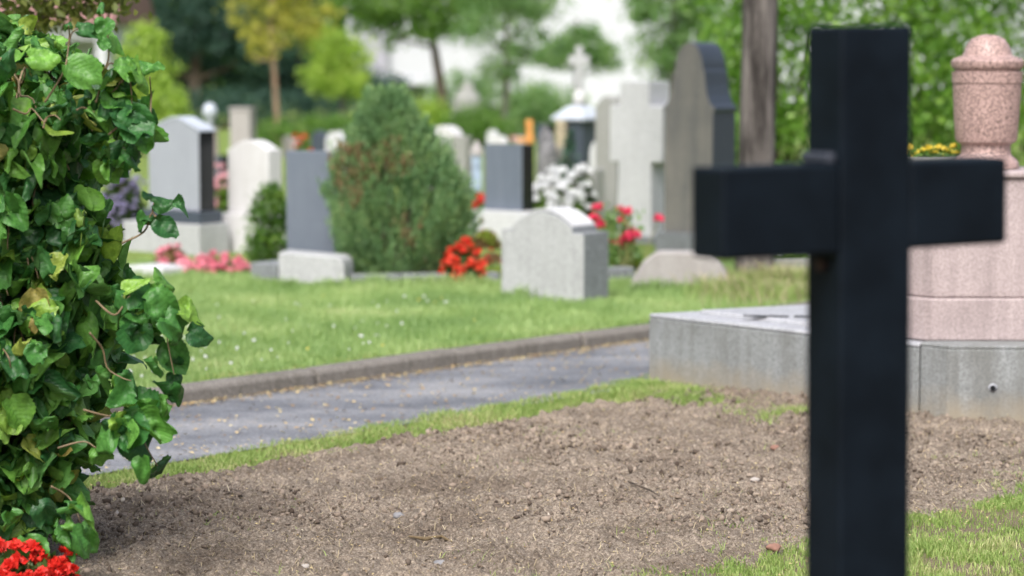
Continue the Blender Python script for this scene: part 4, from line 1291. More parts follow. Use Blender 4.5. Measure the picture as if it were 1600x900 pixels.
shrub('garden_shrub', 'rounded green shrub beside base of the leaning trunk', 'shrub', (p.x, p.y, LAWN - .02), [((-.2, 0, .32), (.4, .35, .33)), ((.28, 0, .25), (.3, .3, .26)), ((0, .1, .4), (.3, .3, .25))], 4200, .06, 'tree_mid')
p = at_d(852, 215, 43)
shrub('garden_shrub', 'hazy green shrub left of the monument with cross', 'shrub', (p.x, p.y, LAWN - .02), [((-.1, 0, .5), (.42, .35, .5)), ((.4, 0, .45), (.35, .3, .45)), ((-.4, 0, .3), (.3, .3, .3))], 4200, .07, 'tree_light')
p = at_d(640, 195, 48)
shrub('garden_shrub', 'olive green shrub directly above tip of the juniper', 'shrub', (p.x, p.y, LAWN - .02), [((-.2, 0, .35), (.5, .4, .38)), ((.4, 0, .3), (.4, .4, .36))], 3600, .07, 'tree_lime')
p = at_d(735, 175, 58)
shrub('garden_shrub', 'blue green shrub in front of the white building, behind the tiered monument', 'shrub', (p.x, p.y, LAWN - .02), [((-.3, 0, .5), (.8, .5, .6)), ((.6, 0, .5), (.7, .5, .6)), ((1.5, 0, .4), (.7, .5, .5))], 6000, .09, 'tree_light')

# big leafy shrubs on the right
for i, (px, D, lb, W) in enumerate(((1215, 25, 'large bright leafy shrub between bare trunk and black cross', 0), (1400, 24, 'large bright leafy shrub directly behind the black cross', 1), (1560, 25.5, 'large bright leafy shrub behind the pink granite urn', 2))):
    p = at_d(px, 250, D)
    bl = [((-.35, -.1, .7), (.55, .5, .65)), ((.35, 0, .8), (.55, .5, .7)), ((0, 0, 1.5), (.75, .55, .6)), ((-.3, .1, 2.1), (.6, .5, .5)), ((.4, 0, 2.2), (.6, .5, .55)), ((0, .1, 2.8), (.6, .5, .5)), ((-.6, 0, 1.2), (.35, .4, .5))]
    shrub('tall_shrub', lb, 'shrub', (p.x, p.y, LAWN - .02), bl, 7000, .085, 'shrub_bright', group='tall leafy shrubs at the right', clump=.15, per=22, shell=.3)
p = at_d(1128, 200, 34)
shrub('tall_shrub', 'green shrub just right of the tall brown headstone', 'shrub', (p.x, p.y, LAWN - .02), [((0, 0, .6), (.35, .3, .6)), ((.1, 0, 1.3), (.35, .3, .5)), ((.2, 0, 1.9), (.4, .3, .4))], 3200, .08, 'shrub_bright', group='tall leafy shrubs at the right')

# bare trunk beside the tall headstone
base = at(1180, 440, LAWN); t = thing('tree', 'thick bare grey brown tree trunk between tall brown headstone and black cross', 'tree', (base.x, base.y, LAWN - .03))
D = base.y; mb = MB()
rw = 29 * mpp(D)
ctr = [(1180, 448), (1180, 425), (1179, 380), (1181, 300), (1183, 200), (1186, 100), (1187, 0), (1186, -150), (1184, -350)]
pts = [at_d(a, b_, D) for a, b_ in ctr]; pts[0].z = LAWN - .1
cv = catmull(pts, 5); seg = 36
vs, fs = [], []
for i, q in enumerate(cv):
    fl = 1 + .22 * math.exp(-max(q.z - LAWN, 0) / .09)
    for k in range(seg):
        a = 2 * math.pi * k / seg
        r_ = rw * fl * (1 + .045 * math.sin(a * 5 + q.z * .7) + .03 * math.sin(a * 11 - q.z * 1.3) + .02 * math.sin(a * 3 + q.z * 3)) * (1 - .03 * q.z)
        vs.append((q.x + r_ * math.cos(a), q.y + r_ * math.sin(a), q.z))
fs = [(i * seg + k, i * seg + (k + 1) % seg, (i + 1) * seg + (k + 1) % seg, (i + 1) * seg + k) for i in range(len(cv) - 1) for k in range(seg)]
mb.add(vs, fs)
tp = cv[-1]
for a in (0.4, 2.3, 4.1, 5.4):
    q = tp + Vector((math.cos(a) * 1.0, math.sin(a) * 1.0, .9))
    mb.tube(catmull([tp - Vector((0, 0, .1)), tp.lerp(q, .5) + Vector((0, 0, .2)), q], 4), [.1 - .009 * i for i in range(9)], 8)
build('trunk', mb, 'bark', t, True)
B = [((tp.x + 1.1 * math.cos(a), tp.y + 1.1 * math.sin(a), tp.z + 1.1), (.9, .9, .7)) for a in (.4, 2.3, 4.1, 5.4)]
V, Fc = leaf_cloud(blob_points(B, 6000, .15, 26, .3), .10, .6); npart('crown', V, Fc, 'tree_mid', t)

# overhanging branch at top left, from a tree outside the picture
base = Vector((-3.5, 10.6, -.02)); t = thing('tree', 'olive leaved branches hanging in at the top left corner', 'tree', base)
mb = MB()
mb.tube(catmull([base, base + Vector((.05, 0, 1)), base + Vector((.15, .1, 2.1)), base + Vector((.1, .1, 3.4))], 4), [.13 - .006 * i for i in range(13)], 12)
lims = []
s0 = base + Vector((.15, .1, 2.0))
for a_, b_ in (((-10, 20), (120, 20)), ((20, -10), (175, 12)), ((-30, 35), (58, 44)), ((100, -30), (190, -5))):
    q1, q2 = at_d(*a_, 10.5 + rnd.uniform(-.2, .2)), at_d(*b_, 10.5 + rnd.uniform(-.2, .2))
    cv = catmull([s0, s0.lerp(q1, .5) + Vector((0, 0, .18)), q1, q2], 6); lims.append(cv)
    mb.tube(cv, [.028 * (1 - .9 * i / (len(cv) - 1)) for i in range(len(cv))], 7)
build('trunk', mb, 'bark_dark', t, True)
pts = []
for cv in lims:
    for q in cv[6:]:
        pts.append(np.array(q) + rng.normal(size=(26, 3)) * [.06, .09, .045] + [0, 0, .01])
crown = np.concatenate(pts)
B = [((base.x + .1, base.y, 3.4), (1.0, 1.0, .8)), ((base.x + .7, base.y + .2, 2.75), (.7, .7, .45))]
crown = np.concatenate([crown, blob_points(B, 2500, .15, 26, .3)])
V, Fc = leaf_cloud(crown, .055, .55, -.3); npart('crown', V, Fc, 'olive', t)

# far wood closing the view
n = 30000
x = rng.uniform(-30, 32, n); hh = 3.2 + 2.2 * vnoise(x, x * 0, .25, 81) ; z = LAWN + hh * rng.uniform(0, 1, n) ** .8
V, Fc = leaf_cloud(np.stack([x, 92 + rng.normal(0, 1.2, n), z], -1), .36, .7)
keep = None
tag(npart('far_wood', V, Fc, 'tree_mid'), 'hazy green wood closing the view far behind everything', 'wood', kind='stuff')

# ------------------------------------------------------------------ buildings
def wall_box(x0, x1, y0, y1, z0, z1):
    mb = MB(); mb.slab([(x0, y0), (x1, y0), (x1, y1), (x0, y1)], z0, z1); return mb


D = 72; g = LAWN - .05
xl, xc, xr = at_d(540, 100, D).x, at_d(604, 100, D).x, at_d(1680, 100, D).x
t = thing('white_building', 'plain white rendered building far behind the trees in centre', 'building', ((xl + xr) / 2, D, g))
# wall with a low window opening left free
wx0, wx1, wz0, wz1 = at_d(628, 100, D).x, at_d(668, 100, D).x, zof(160, D), zof(133, D)
mb = MB()
for a0, a1, z0, z1 in ((xc, wx0, g, 4.6), (wx1, xr, g, 4.6), (wx0, wx1, g, wz0), (wx0, wx1, wz1, 4.6)):
    mb.slab([(a0, D), (a1, D), (a1, D + .3), (a0, D + .3)], z0, z1)
mb.slab([(xc, D + 6), (xr, D + 6), (xr, D + 6.3), (xc, D + 6.3)], g, 4.6)
mb.slab([(xr - .3, D + .3), (xr, D + .3), (xr, D + 6), (xr - .3, D + 6)], g, 4.6)
build('wall', mb, 'white_paint', t)
mb = wall_box(xl, xc - .003, D + .5, D + 6.3, g, 4.5); build('side_wing', mb, 'shaded_lilac', t)
mb = MB(); fw = .06
for a0, a1, z0, z1 in ((wx0, wx1, wz0, wz0 + fw), (wx0, wx1, wz1 - fw, wz1), (wx0, wx0 + fw, wz0 + fw, wz1 - fw), (wx1 - fw, wx1, wz0 + fw, wz1 - fw)):
    mb.slab([(a0, D + .1), (a1, D + .1), (a1, D + .16), (a0, D + .16)], z0, z1)
wf = build('window', mb, 'white_paint', t)
mb = MB(); mb.slab([(wx0 + fw, D + .13), (wx1 - fw, D + .13), (wx1 - fw, D + .14), (wx0 + fw, D + .14)], wz0 + fw, wz1 - fw)
o = build('pane', mb, 'dark_glass', t); o.parent = wf
mb = MB(); mb.slab([(wx0 - .15, D - .12), (wx1 + .15, D - .12), (wx1 + .15, D - .002), (wx0 - .15, D - .002)], wz1 + .02, wz1 + .14); build('lintel', mb, 'white_paint', t)
mb = MB(); mb.tube([(xc + .05, D - .1, g), (xc + .05, D - .1, 2.5), (xc + .05, D - .1, 4.6)], .075, 10); build('downpipe', mb, 'grey_metal', t)
mb = MB(); ym = D + 3.1
mb.add([(xl - .3, D - .4, 4.62), (xr + .3, D - .4, 4.62), (xr + .3, ym, 7), (xl - .3, ym, 7), (xl - .3, D + 6.7, 4.62), (xr + .3, D + 6.7, 4.62)], [(0, 1, 2, 3), (3, 2, 5, 4), (0, 3, 4), (1, 5, 2), (0, 4, 5, 1)])
build('roof', mb, 'zinc_roof', t)

D = 56
x0, x1 = at_d(-60, 60, D).x, at_d(182, 60, D).x
t = thing('red_roofed_house', 'white porch house with red tiled roof at the top left', 'house', ((x0 + x1) / 2, D, g))
ze = zof(36, D)
mb = wall_box(x0, x1 - .25, D + 1.2, D + 6, g, ze - .02); build('wall', mb, 'white_paint', t)
mb = MB(); mb.slab([(x0, D), (x1 - .1, D), (x1 - .1, D + .25), (x0, D + .25)], zof(62, D), ze - .02); build('beam', mb, 'white_paint', t)
for px in (58, 158):
    xp = at_d(px, 60, D).x
    mb = MB(); mb.box((xp, D + .12, g), .24, .22, zof(62, D) - g - .003); build('porch_post', mb, 'white_paint', t)
mb = MB()
mb.add([(x0 - .3, D - .3, ze), (x1, D - .3, ze), (x1, D + 3, ze + 2.2), (x0 - .3, D + 3, ze + 2.2), (x0 - .3, D + 6.3, ze), (x1, D + 6.3, ze)], [(0, 1, 2, 3), (3, 2, 5, 4), (0, 3, 4), (1, 5, 2), (0, 4, 5, 1)])
build('roof', mb, 'roof_tile', t)
wx0 = at_d(95, 60, D + 1.2).x
mb = MB(); mb.slab([(wx0, D + 1.15), (wx0 + .9, D + 1.15), (wx0 + .9, D + 1.195), (wx0, D + 1.195)], .5, 1.45); wf = build('window', mb, 'white_paint', t)
mb = MB(); mb.slab([(wx0 + .06, D + 1.12), (wx0 + .84, D + 1.12), (wx0 + .84, D + 1.148), (wx0 + .06, D + 1.148)], .56, 1.39); o = build('pane', mb, 'dark_glass', t); o.parent = wf

# ------------------------------------------------------------------ plinth, pedestal, urn
PZ = 0.335
c0, c1, c2 = at(1014, 489, PZ), at(1482, 541, PZ), at(1760, 543, PZ)
c3 = c2 + Vector((.15, 1.7, 0)); bd = (at(1260, 477, PZ) - c0).normalized(); c4 = c0 + bd * 1.75
jt = c0.lerp(c1, .915); jb = c4.lerp(c3, .6)
t = thing('grave_plinth', 'wide grey granite grave plinth with pale top carrying the pink pedestal', 'grave plinth', ((c0 + c3) / 2).xy.to_3d())
def shrink(poly, g): 
    return poly
mb = MB(); gp = (c1 - c0).normalized() * .003
mb.slab([c0.xy, (jt - gp).xy, (jb - gp).xy, c4.xy], -.08, PZ - .024); mb.slab([(jt + gp).xy, c1.xy, c2.xy, c3.xy, (jb + gp).xy], -.08, PZ - .012)
build('side_wall', mb, 'plinth', t, False, .006)
cen = (c0 + c1 + c2 + c3 + c4) / 5
mb = MB(); mb.slab([(c0).xy, (jt - gp).xy, (jb - gp).xy, c4.xy], PZ - .023, PZ - .002); build('capping', mb, 'cap', t, False, .008, 3)
mb = MB(); mb.slab([(jt + gp).xy, c1.xy, c2.xy, c3.xy, (jb + gp).xy], PZ - .011, PZ + .002); build('corner_cap', mb, 'plinth', t, False, .004)
def ins(p, k): return (p + (cen - p).normalized() * k)
q = [c0 + bd * .20 + (c1 - c0).normalized() * .10, jt + UU * .12 - gp * 10, jb - UU * .1 - gp * 10, c4 - bd * .12 + (c1 - c0).normalized() * .10]
mb = MB(); mb.slab([p.xy for p in q], PZ - .0015, PZ + .016, 0, .012); build('raised_panel', mb, 'cap', t, False, .003)
# dark metal letters, too worn and distant to read
mb = MB(); l0 = at(1160, 494, PZ + .017); l1 = at(1290, 496, PZ + .017)
ld = (l1 - l0).normalized(); rz = math.atan2(ld.y, ld.x); x = 0
gaps = {9, 14}
i = 0
M['letter'] = plain('dark bronze letters', (0.01, 0.011, 0.013), 0.4, 0.2)
while x < (l1 - l0).length:
    if i in gaps:
        build('lettering', mb, 'letter', t); mb = MB()      # one part for each word
    else:
        c = l0 + ld * (x + .009)
        up_ = Vector((-ld.y, ld.x, 0))
        mb.box((c.x, c.y, PZ + .0165), .006, .046, .006, rz)
        c2_ = c + ld * .008 + up_ * rnd.choice((-.016, 0, .016)); mb.box((c2_.x, c2_.y, PZ + .0165), .013, .016, .006, rz)
        if rnd.random() < .6:
            c3_ = c + ld * .015; mb.box((c3_.x, c3_.y, PZ + .0165), .006, .046, .006, rz)
    x += .024; i += 1
build('lettering', mb, 'letter', t)
# drain hole in the front face
h = at_d(1551, 606, c1.y + (c2.y - c1.y) * .15)
mb = MB()
fd = Vector((c2.y - c1.y, -(c2.x - c1.x), 0)).normalized()
q0 = h + fd * .0
prof = [(.020, -.004), (.020, .004), (.014, .006), (.012, -.003)]
mb.tube([q0 - fd * .02, q0 + fd * .008], .020, 16)
build('pipe_stub', mb, 'grey_metal', t, True)
mb = MB(); mb.tube([q0 + fd * .0082, q0 + fd * .012], .013, 14); build('pipe_mouth', mb, 'black_polished', t)  # black disc paints the shade inside the pipe

# pink granite pedestal
e1 = (c0 - c1).normalized(); e2 = (c2 - c1).normalized()
inr = (e1 * .5 + Vector((0, 1, 0)) * .8).normalized()
k1 = at(1447, 533, PZ + .002) + Vector((0, .0, 0)); 
k1 = Vector((k1.x, max(k1.y, c1.y + .10), 0))
t = thing('pedestal', 'pink granite pedestal in two courses standing on the grey plinth', 'pedestal', (k1.x + .6, k1.y + .3, PZ))
zs = zof(466, k1.y)
zt = zof(268, k1.y)
def ped(pt, g, ln=.76, dp=.62):
    a = pt; bq = pt + e1 * dp; cq = bq + Vector((ln + .46, 0.05, 0)); dq = pt + Vector((ln, 0, 0)) + e2 * .0
    return [a.xy, dq.xy, cq.xy, bq.xy]
mb = MB(); mb.slab(ped(k1, 0), PZ + .0025, zs - .002); build('lower_course', mb, 'pink', t, False, .008)
k2 = k1 + Vector((.028, .02, 0))
mb = MB(); mb.slab(ped(k2, 0, .71, .58), zs, zt - .03); build('upper_course', mb, 'pink', t, False, .008)
k3 = k1 + Vector((.0, .0, 0))
mb = MB(); mb.slab(ped(k3, 0, .76, .62), zt - .029, zt); build('cornice', mb, 'pink', t, False, .01, 3)

# urn
D = k1.y + .28; U = at_d(1541, 200, D); m_ = mpp(D); zb = zt
def uz(py): return zof(py, D) - zb
prof = [(50, uz(268)), (52, uz(262)), (51, uz(254)), (46, uz(248)), (40, uz(243)), (38.5, uz(238)), (38, uz(227)), (41, uz(224)), (46, uz(221.5)), (48, uz(216)), (50.5, uz(180)), (53, uz(132.5)), (52, uz(131.5)), (52, uz(130.5)), (54, uz(129.5)), (54.5, uz(113)), (50, uz(112)), (50, uz(108.5)), (54, uz(107)), (56.5, uz(102)), (56, uz(96)), (51, uz(91)), (42, uz(88.5)), (39, uz(87.5)), (38, uz(86)), (36, uz(80)), (32, uz(70)), (25, uz(61)), (14, uz(56)), (4, uz(54.5))]
prof = [(r_ * m_, max(z_, 0.0005 if i == 0 else z_)) for i, (r_, z_) in enumerate(prof)]
t = thing('urn', 'speckled pink granite urn with domed lid on the pedestal corner', 'urn', (U.x, D, zb))
mb = MB(); mb.lathe(prof[:17], (U.x, D, zb + .001), 64); o = build('bowl', mb, 'pink_urn', t, True)
mb = MB(); mb.lathe(prof[16:], (U.x, D, zb + .0015), 64); o = build('lid', mb, 'pink_urn', t, True)
for o in t.children:
    es = o.modifiers.new('split', 'EDGE_SPLIT'); es.split_angle = R(40)

# yellow flowers in a bowl behind the arm
P = at_d(1452, 262, k1.y + .36)
t = thing('yellow_flowers', 'yellow flowers in low bowl on the pedestal left of the urn', 'flowers', (P.x, P.y, zt))
mb = MB(); mb.lathe([(.09, .001), (.12, .02), (.14, .05), (.13, .05), (.11, .03)], (P.x, P.y, zt), 24); build('bowl', mb, 'grey_weather', t, True)
c = np.array([P.x, P.y, zt + .02])
d = unit(rng.normal(size=(500, 3))); d[:, 2] = np.abs(d[:, 2])
V, Fc = leaf_cloud(c + d * rng.uniform(.3, 1, (500, 1)) * [.16, .13, .075], .03, .6); npart('leaves', V, Fc, 'herb', t)
pts = []
for px, py in ((1421, 231), (1428, 243), (1437, 240), (1444, 236), (1452, 232), (1460, 238), (1467, 231), (1474, 233), (1481, 236), (1490, 229), (1495, 240), (1440, 250), (1456, 248), (1472, 245), (1424, 250), (1416, 240)):
    pts.append(flower_ball(at_d(px, py, P.y + rnd.uniform(-.1, .08)), .016, 24, .02))
V, Fc = leaf_cloud(np.concatenate(pts), .02, .9); npart('blossoms', V, Fc, 'yellow_petal', t)

# ------------------------------------------------------------------ black cross in front
D0 = 4.30
CA = R(30)
ce = Vector((math.cos(CA), math.sin(CA), 0)); cb = Vector((-math.sin(CA), math.cos(CA), 0))   # along the arm (right end farther) / backwards
th, sw = .104, .160
cc = at_d(1380, 450, D0)      # centre of stem front face
base = Vector((cc.x, cc.y, -.02))
t = thing('grave_cross', 'large black painted cross out of focus in the right foreground', 'cross', base)
ztop = zof(40, D0); za1, za0 = zof(254, D0), zof(393, D0); zsl = zof(815, D0)
def bar(x0, x1, z0, z1, y0, y1):
    mb = MB(); P = base.xy.to_3d()
    mb.slab([(P + ce * x0 + cb * y0).xy, (P + ce * x1 + cb * y0).xy, (P + ce * x1 + cb * y1).xy, (P + ce * x0 + cb * y1).xy], z0, z1); return mb
build('post', bar(-sw / 2, sw / 2, -.15, ztop, 0, th), 'black_paint', t, False, .008, 3)
f0 = base.xy.to_3d()
xl = solve(Vector((f0.x, f0.y, (za0 + za1) / 2)), ce, 1131); xr = solve(Vector((f0.x, f0.y, (za0 + za1) / 2)), ce, 1577)
build('arm', bar(xl + .016, -sw / 2 - .0005, za0, za1, .003, th - .003), 'black_paint', t, False, .008, 3)
build('arm', bar(sw / 2 + .0005, xr + .016, za0, za1, .003, th - .003), 'black_paint', t, False, .008, 3)
build('glint_ledge', bar(-sw / 2 - .022, -sw / 2 - .0008, za1 + .0005, za1 + .02, .012, th - .012), 'glint_paint', t, False, .005)  # invented ledge, coloured paler as light reflecting at the joint
mb = MB(); q = f0 + ce * (-sw / 2) + cb * .055; q.z = zof(413, D0)
mb.tube([q, q - ce * .008], .012, 12); build('bolt', mb, 'rust', t)
t.rotation_euler = (0, R(-.55), 0)      # leans a little

# ------------------------------------------------------------------ corkscrew hazel
HX, HD = -1.70, 7.42
prof_y = np.array([30, 55, 80, 110, 150, 185, 230, 280, 340, 400, 450, 520, 580, 640, 700, 760, 800, 840, 880])
prof_e = np.array([-40, 20, 80, 135, 172, 188, 172, 150, 152, 162, 182, 190, 170, 158, 146, 120, 86, 58, 30])
m7 = mpp(7.2)
prof_z = np.array([zof(v, 7.2) for v in prof_y])
axis_px = 800 + HX / (HD * cp) * F
prof_R = (prof_e - axis_px) * m7
def RZ(z): return np.interp(z, prof_z[::-1], prof_R[::-1])
t = thing('corkscrew_hazel', 'dense weeping corkscrew hazel bush with crinkled green leaves at left', 'shrub', (HX, HD, -.02))
NUu, NVv = 19, 11
gu, gv = np.meshgrid(np.linspace(0, 1, NUu), np.linspace(-1, 1, NVv), indexing='ij')
hw = np.interp(gu[:, 0], [0, .04, .14, .32, .52, .70, .84, .93, 1], [.10, .27, .42, .50, .49, .40, .25, .11, .0])


def hazel_leaves(P, Dr, Nm, L):
    n = len(P)
    d = unit(Dr); s = unit(np.cross(d, Nm)); nn = np.cross(s, d)
    w = rng.uniform(.78, 1.1, n)[:, None, None]
    U_ = np.broadcast_to(gu, (n, NUu, NVv)); V_ = np.broadcast_to(gv, (n, NUu, NVv))
    ser = 1 + np.where(np.abs(V_) > .99, .028 * np.where((np.arange(NUu)[None, :, None] % 2) == 0, 1, -1), 0)
    off = rng.normal(0, .06, (n, 1, 1))
    lx = U_ - .05 * np.abs(V_) ** 2 * (1 - U_) * 2
    ly = V_ * hw[None, :, None] * w * ser + off * np.sin(np.pi * U_)
    kc = rng.normal(0, 3.2, n)[:, None, None]
    kc = np.where(np.abs(kc) < .1, .1, kc) * (.7 + .6 * U_)          # each blade rolls or cups across its width
    fold = rng.uniform(.1, 1.1, n)[:, None, None]
    z = -(1 - np.cos(kc * ly)) / kc
    ly = np.sin(kc * ly) / kc
    z = z + fold * np.sqrt(ly ** 2 + .0009) * .8
    z = z + rng.uniform(.001, .010, n)[:, None, None] * np.sin((U_ - .3 * np.abs(V_)) * 2 * np.pi * 8) * np.minimum(np.abs(V_) * 2, 1)   # pleats between veins
    for k in range(5):                                          # crumpling
        f1 = rng.uniform(3, 12, n)[:, None, None]; f2 = rng.uniform(2, 9, n)[:, None, None]; p1 = rng.uniform(0, 6.3, (n, 1, 1)); p2 = rng.uniform(0, 6.3, (n, 1, 1))
        z = z + .058 * np.sin(lx * f1 + p1) * np.sin(ly * f2 * 1.9 + p2)
    # bend along the midrib
    kap = rng.normal(1.2, 1.5, n)[:, None, None]
    kap = np.where(np.abs(kap) < .05, .05, kap)
    th_ = kap * lx
    bx = np.sin(th_) / kap - z * np.sin(th_); bz = -(1 - np.cos(th_)) / kap + z * np.cos(th_)
    # twist
    tw = rng.normal(0, .85, n)[:, None, None] * lx
    yy = ly * np.cos(tw) - bz * np.sin(tw) * .3; zz_ = bz + ly * np.sin(tw)
    Lb = L[:, None, None, None]
    Vv = P[:, None, None, :] + Lb * (bx[..., None] * d[:, None, None, :] + yy[..., None] * s[:, None, None, :] + zz_[..., None] * nn[:, None, None, :])
    idx = np.arange(NUu * NVv).reshape(NUu, NVv)
    q = np.stack([idx[:-1, :-1], idx[:-1, 1:], idx[1:, 1:], idx[1:, :-1]], -1).reshape(-1, 4)
    Fc = (q[None] + (np.arange(n) * NUu * NVv)[:, None, None]).reshape(-1, 4)
    uv = np.stack([U_, V_], -1).reshape(-1, 2)
    return Vv.reshape(-1, 3), Fc, uv


# twisting branches
mbb = MB()
tips = []
def curly(p0, p1, r0, r1, amp, n=26, sag=0.0):
    p0, p1 = Vector(p0), Vector(p1); dv = p1 - p0
    a1, a2 = rnd.uniform(0, 6.3), rnd.uniform(0, 6.3); f1, f2 = rnd.uniform(2.0, 4.5), rnd.uniform(2.0, 4.5)
    x = dv.cross(Vector((.2, .1, 1))).normalized(); y = dv.cross(x).normalized()
    out = []
    for i in range(n):
        s_ = i / (n - 1)
        k = amp * math.sin(math.pi * min(1, s_ * 1.0 + .03)) ** .6
        out.append(p0 + dv * s_ + x * k * math.sin(s_ * f1 * 6.28 + a1) + y * k * math.sin(s_ * f2 * 6.28 + a2) + Vector((0, 0, sag * 4 * s_ * (1 - s_))))
    mbb.tube(out, [r0 + (r1 - r0) * i / (n - 1) for i in range(n)], 7)
    return out
for k in range(5):
    a = k * 1.256
    curly((HX + .05 * math.cos(a), HD + .05 * math.sin(a), -.05), (HX + .16 * math.cos(a), HD + .16 * math.sin(a), 1.35), .024, .012, .05)
for k in range(95):
    a = rnd.uniform(0, 6.28) if k % 3 == 0 else rnd.uniform(-2.6, .5)
    zt_ = rnd.uniform(.35, 1.6); z0 = min(1.45, zt_ + rnd.uniform(-.05, .35)); rr_ = float(RZ(zt_)) * rnd.uniform(.7, .94)
    curly((HX + .15 * math.cos(a), HD + .15 * math.sin(a), z0), (HX + rr_ * math.cos(a), HD + rr_ * math.sin(a), zt_), .007, .002, .035, 26, .12)

n = 3000
zz_ = rng.uniform(prof_z.min() + .05, prof_z[1], n)
ph = np.where(rng.uniform(size=n) < .72, rng.uniform(-2.75, .55, n), rng.uniform(0, 2 * np.pi, n))
lump_ = 1 + .13 * np.sin(ph * 4 + zz_ * 9) + .10 * np.sin(ph * 7 - zz_ * 14)
ra = RZ(zz_) * np.minimum(lump_, 1.08) * np.where(rng.uniform(size=n) < .70, rng.uniform(.70, 1.03, n), rng.uniform(.35, .75, n))
Pn = np.stack([HX + ra * np.cos(ph), HD + ra * np.sin(ph) * .9, zz_ + .03], -1)
keep = (zz_ < zof(140, 7.2)) | (rng.uniform(size=n) < .6)
Pn, ph, zz_ = Pn[keep], ph[keep], zz_[keep]; n = len(Pn)
out = np.stack([np.cos(ph), np.sin(ph), np.zeros(n)], -1)
top = np.clip((zz_ - 1.35) / .3, 0, 1)[:, None]
Dr = out * (.35 + .3 * top) + np.array([0, 0, -1.0]) * (.95 - .65 * top) + rng.normal(size=(n, 3)) * .55
Nm = out * .6 + np.array([0, 0, .95]) + rng.normal(size=(n, 3)) * .55
L = np.clip(rng.normal(.098, .020, n), .05, .138)
# sprigs that break the outline: (x, y, heading, length) of each leaf
spr = [(107, 42, 85, 24), (122, 45, 5, 44), (158, 20, 100, 22), (163, 30, -95, 30), (160, 58, -15, 40), (172, 70, 175, 24), (196, 108, 8, 58), (200, 112, -18, 55), (222, 168, -32, 68), (205, 170, -70, 58), (188, 180, -50, 52), (160, 150, -20, 50),
       (233, 312, 75, 28), (240, 318, -10, 34), (272, 318, -22, 34), (243, 338, -85, 44), (226, 342, 190, 38), (250, 345, -60, 40),
       (205, 460, -5, 60), (228, 470, -22, 60), (258, 498, -18, 62), (250, 520, 200, 40), (236, 520, 235, 50), (262, 535, -62, 54), (272, 585, -100, 44), (240, 500, -80, 48), (215, 485, -120, 50),
       (280, 480, -15, 44), (295, 520, -12, 40), (222, 505, -100, 46), (196, 455, 30, 44), (275, 560, -80, 46), (268, 600, -95, 44), (262, 622, -120, 36), (240, 560, -90, 40),
       (165, 575, -88, 56), (190, 585, -60, 44), (205, 630, -20, 60), (212, 650, -48, 58), (150, 700, -60, 44), (195, 690, -12, 55), (225, 690, -55, 56), (246, 728, -62, 40), (180, 680, 200, 50), (222, 715, -85, 48),
       (120, 790, -30, 56), (130, 828, -88, 44), (95, 830, -70, 50), (40, 840, -75, 60), (15, 800, -80, 62), (60, 790, -50, 60), (8, 72, 60, 40), (45, 88, -10, 46), (5, 95, -30, 60), (105, 100, -40, 58), (140, 112, -60, 52)]
sp_p, sp_d, sp_n, sp_l = [], [], [], []
for (xa, xb, ya, yb, k) in ((140, 215, 100, 150, 7), (130, 235, 150, 215, 20), (150, 212, 215, 262, 10), (185, 245, 440, 520, 14), (170, 232, 600, 670, 12), (85, 135, 780, 845, 6)):
    for _ in range(k):
        spr.append((rnd.uniform(xa, xb), rnd.uniform(ya, yb), rnd.choice((-20, -45, -70, -95, 10, 200)) + rnd.uniform(-20, 20), rnd.uniform(34, 56)))
for px, py, ang, ln in spr:
    Dp = 6.98 + rnd.uniform(-.06, .10)
    sp_p.append(tuple(at_d(px, py, Dp))); a = R(ang)
    sp_d.append((math.cos(a), rnd.uniform(-.35, .35), math.sin(a)))
    sp_n.append((rnd.uniform(-.3, .3), -.75 + rnd.uniform(-.3, .3), .7 + rnd.uniform(-.2, .3)))
    sp_l.append(ln * mpp(Dp) * 1.12)
Pn = np.concatenate([Pn, np.array(sp_p)]); Dr = np.concatenate([Dr, np.array(sp_d)]); Nm = np.concatenate([Nm, np.array(sp_n)]); L = np.concatenate([L, np.array(sp_l)])
V, Fc, uv = hazel_leaves(Pn, Dr, Nm, L)
o = npart('foliage', V, Fc, 'hazel', t, uv, True)
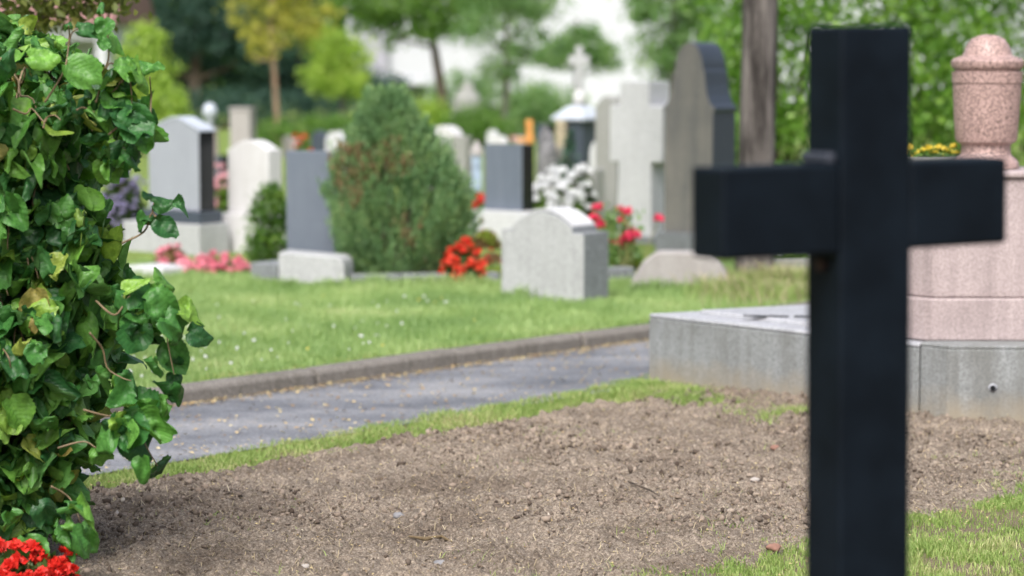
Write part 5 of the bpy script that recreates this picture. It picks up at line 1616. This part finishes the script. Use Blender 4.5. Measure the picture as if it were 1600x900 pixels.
for line in ([(70, 160), (100, 110), (108, 60), (107, 40)], [(107, 70), (112, 52), (122, 45)], [(130, 140), (165, 105), (170, 70), (163, 35), (158, 20)], [(150, 160), (170, 100), (190, 118), (180, 140), (160, 152)],
             [(190, 130), (200, 112), (205, 140), (206, 170)], [(235, 180), (236, 150), (234, 120)], [(170, 210), (200, 185), (222, 168)],
             [(190, 380), (225, 362), (236, 335), (250, 322), (272, 318)], [(243, 338), (238, 330), (240, 318)],
             [(150, 470), (180, 492), (205, 462), (235, 480), (258, 498), (262, 535), (272, 585)],
             [(140, 520), (160, 545), (168, 575), (190, 590), (205, 595)], [(130, 640), (170, 650), (212, 650), (225, 690), (246, 728)], [(90, 700), (130, 690), (150, 700)], [(80, 760), (110, 780), (130, 828)],
             [(20, 170), (40, 178), (50, 170), (68, 190), (74, 185)], [(68, 200), (72, 185), (85, 180), (95, 188)], [(120, 172), (130, 168), (148, 175)], [(0, 540), (14, 560), (18, 590)]):
    cv = catmull([at_d(a, b_, 7.0 + rnd.uniform(-.03, .05)) for a, b_ in line], 6)
    mbb.tube(cv, [.0034 - .0018 * i / (len(cv) - 1) for i in range(len(cv))], 7)
build('branches', mbb, 'twig', t, True)

# ------------------------------------------------------------------ light
W = bpy.data.worlds.new('World'); S.world = W; W.use_nodes = True
nt = W.node_tree; bg = nt.nodes['Background']
sky = nt.nodes.new('ShaderNodeTexSky'); sky.sky_type = 'NISHITA'; sky.sun_disc = False
SE, SA = R(52), R(193)
sky.sun_elevation = SE; sky.sun_rotation = SA
sky.air_density = 1.0; sky.dust_density = 6.0; sky.ozone_density = 1.0
hs = nt.nodes.new('ShaderNodeHueSaturation'); hs.inputs['Saturation'].default_value = .75
nt.links.new(sky.outputs[0], hs.inputs['Color']); nt.links.new(hs.outputs[0], bg.inputs[0])
bg.inputs[1].default_value = .122
sl = bpy.data.lights.new('sun', 'SUN'); sl.energy = 1.6; sl.angle = R(24); sl.color = (1.0, .99, .985)
so = bpy.data.objects.new('sun', sl); C.objects.link(so)
dv = Vector((math.sin(SA) * math.cos(SE), math.cos(SA) * math.cos(SE), math.sin(SE)))
so.rotation_euler = (-dv).to_track_quat('-Z', 'Y').to_euler()
so.location = (0, 0, 12)
vs_ = S.view_settings
vs_.view_transform = 'Standard'; vs_.look = 'None'; vs_.gamma = 1.0; vs_.use_curve_mapping = False
vs_.exposure = 0.97
S.cycles.use_denoising = True
S.cycles.max_bounces = 8
S.cycles.transmission_bounces = 4
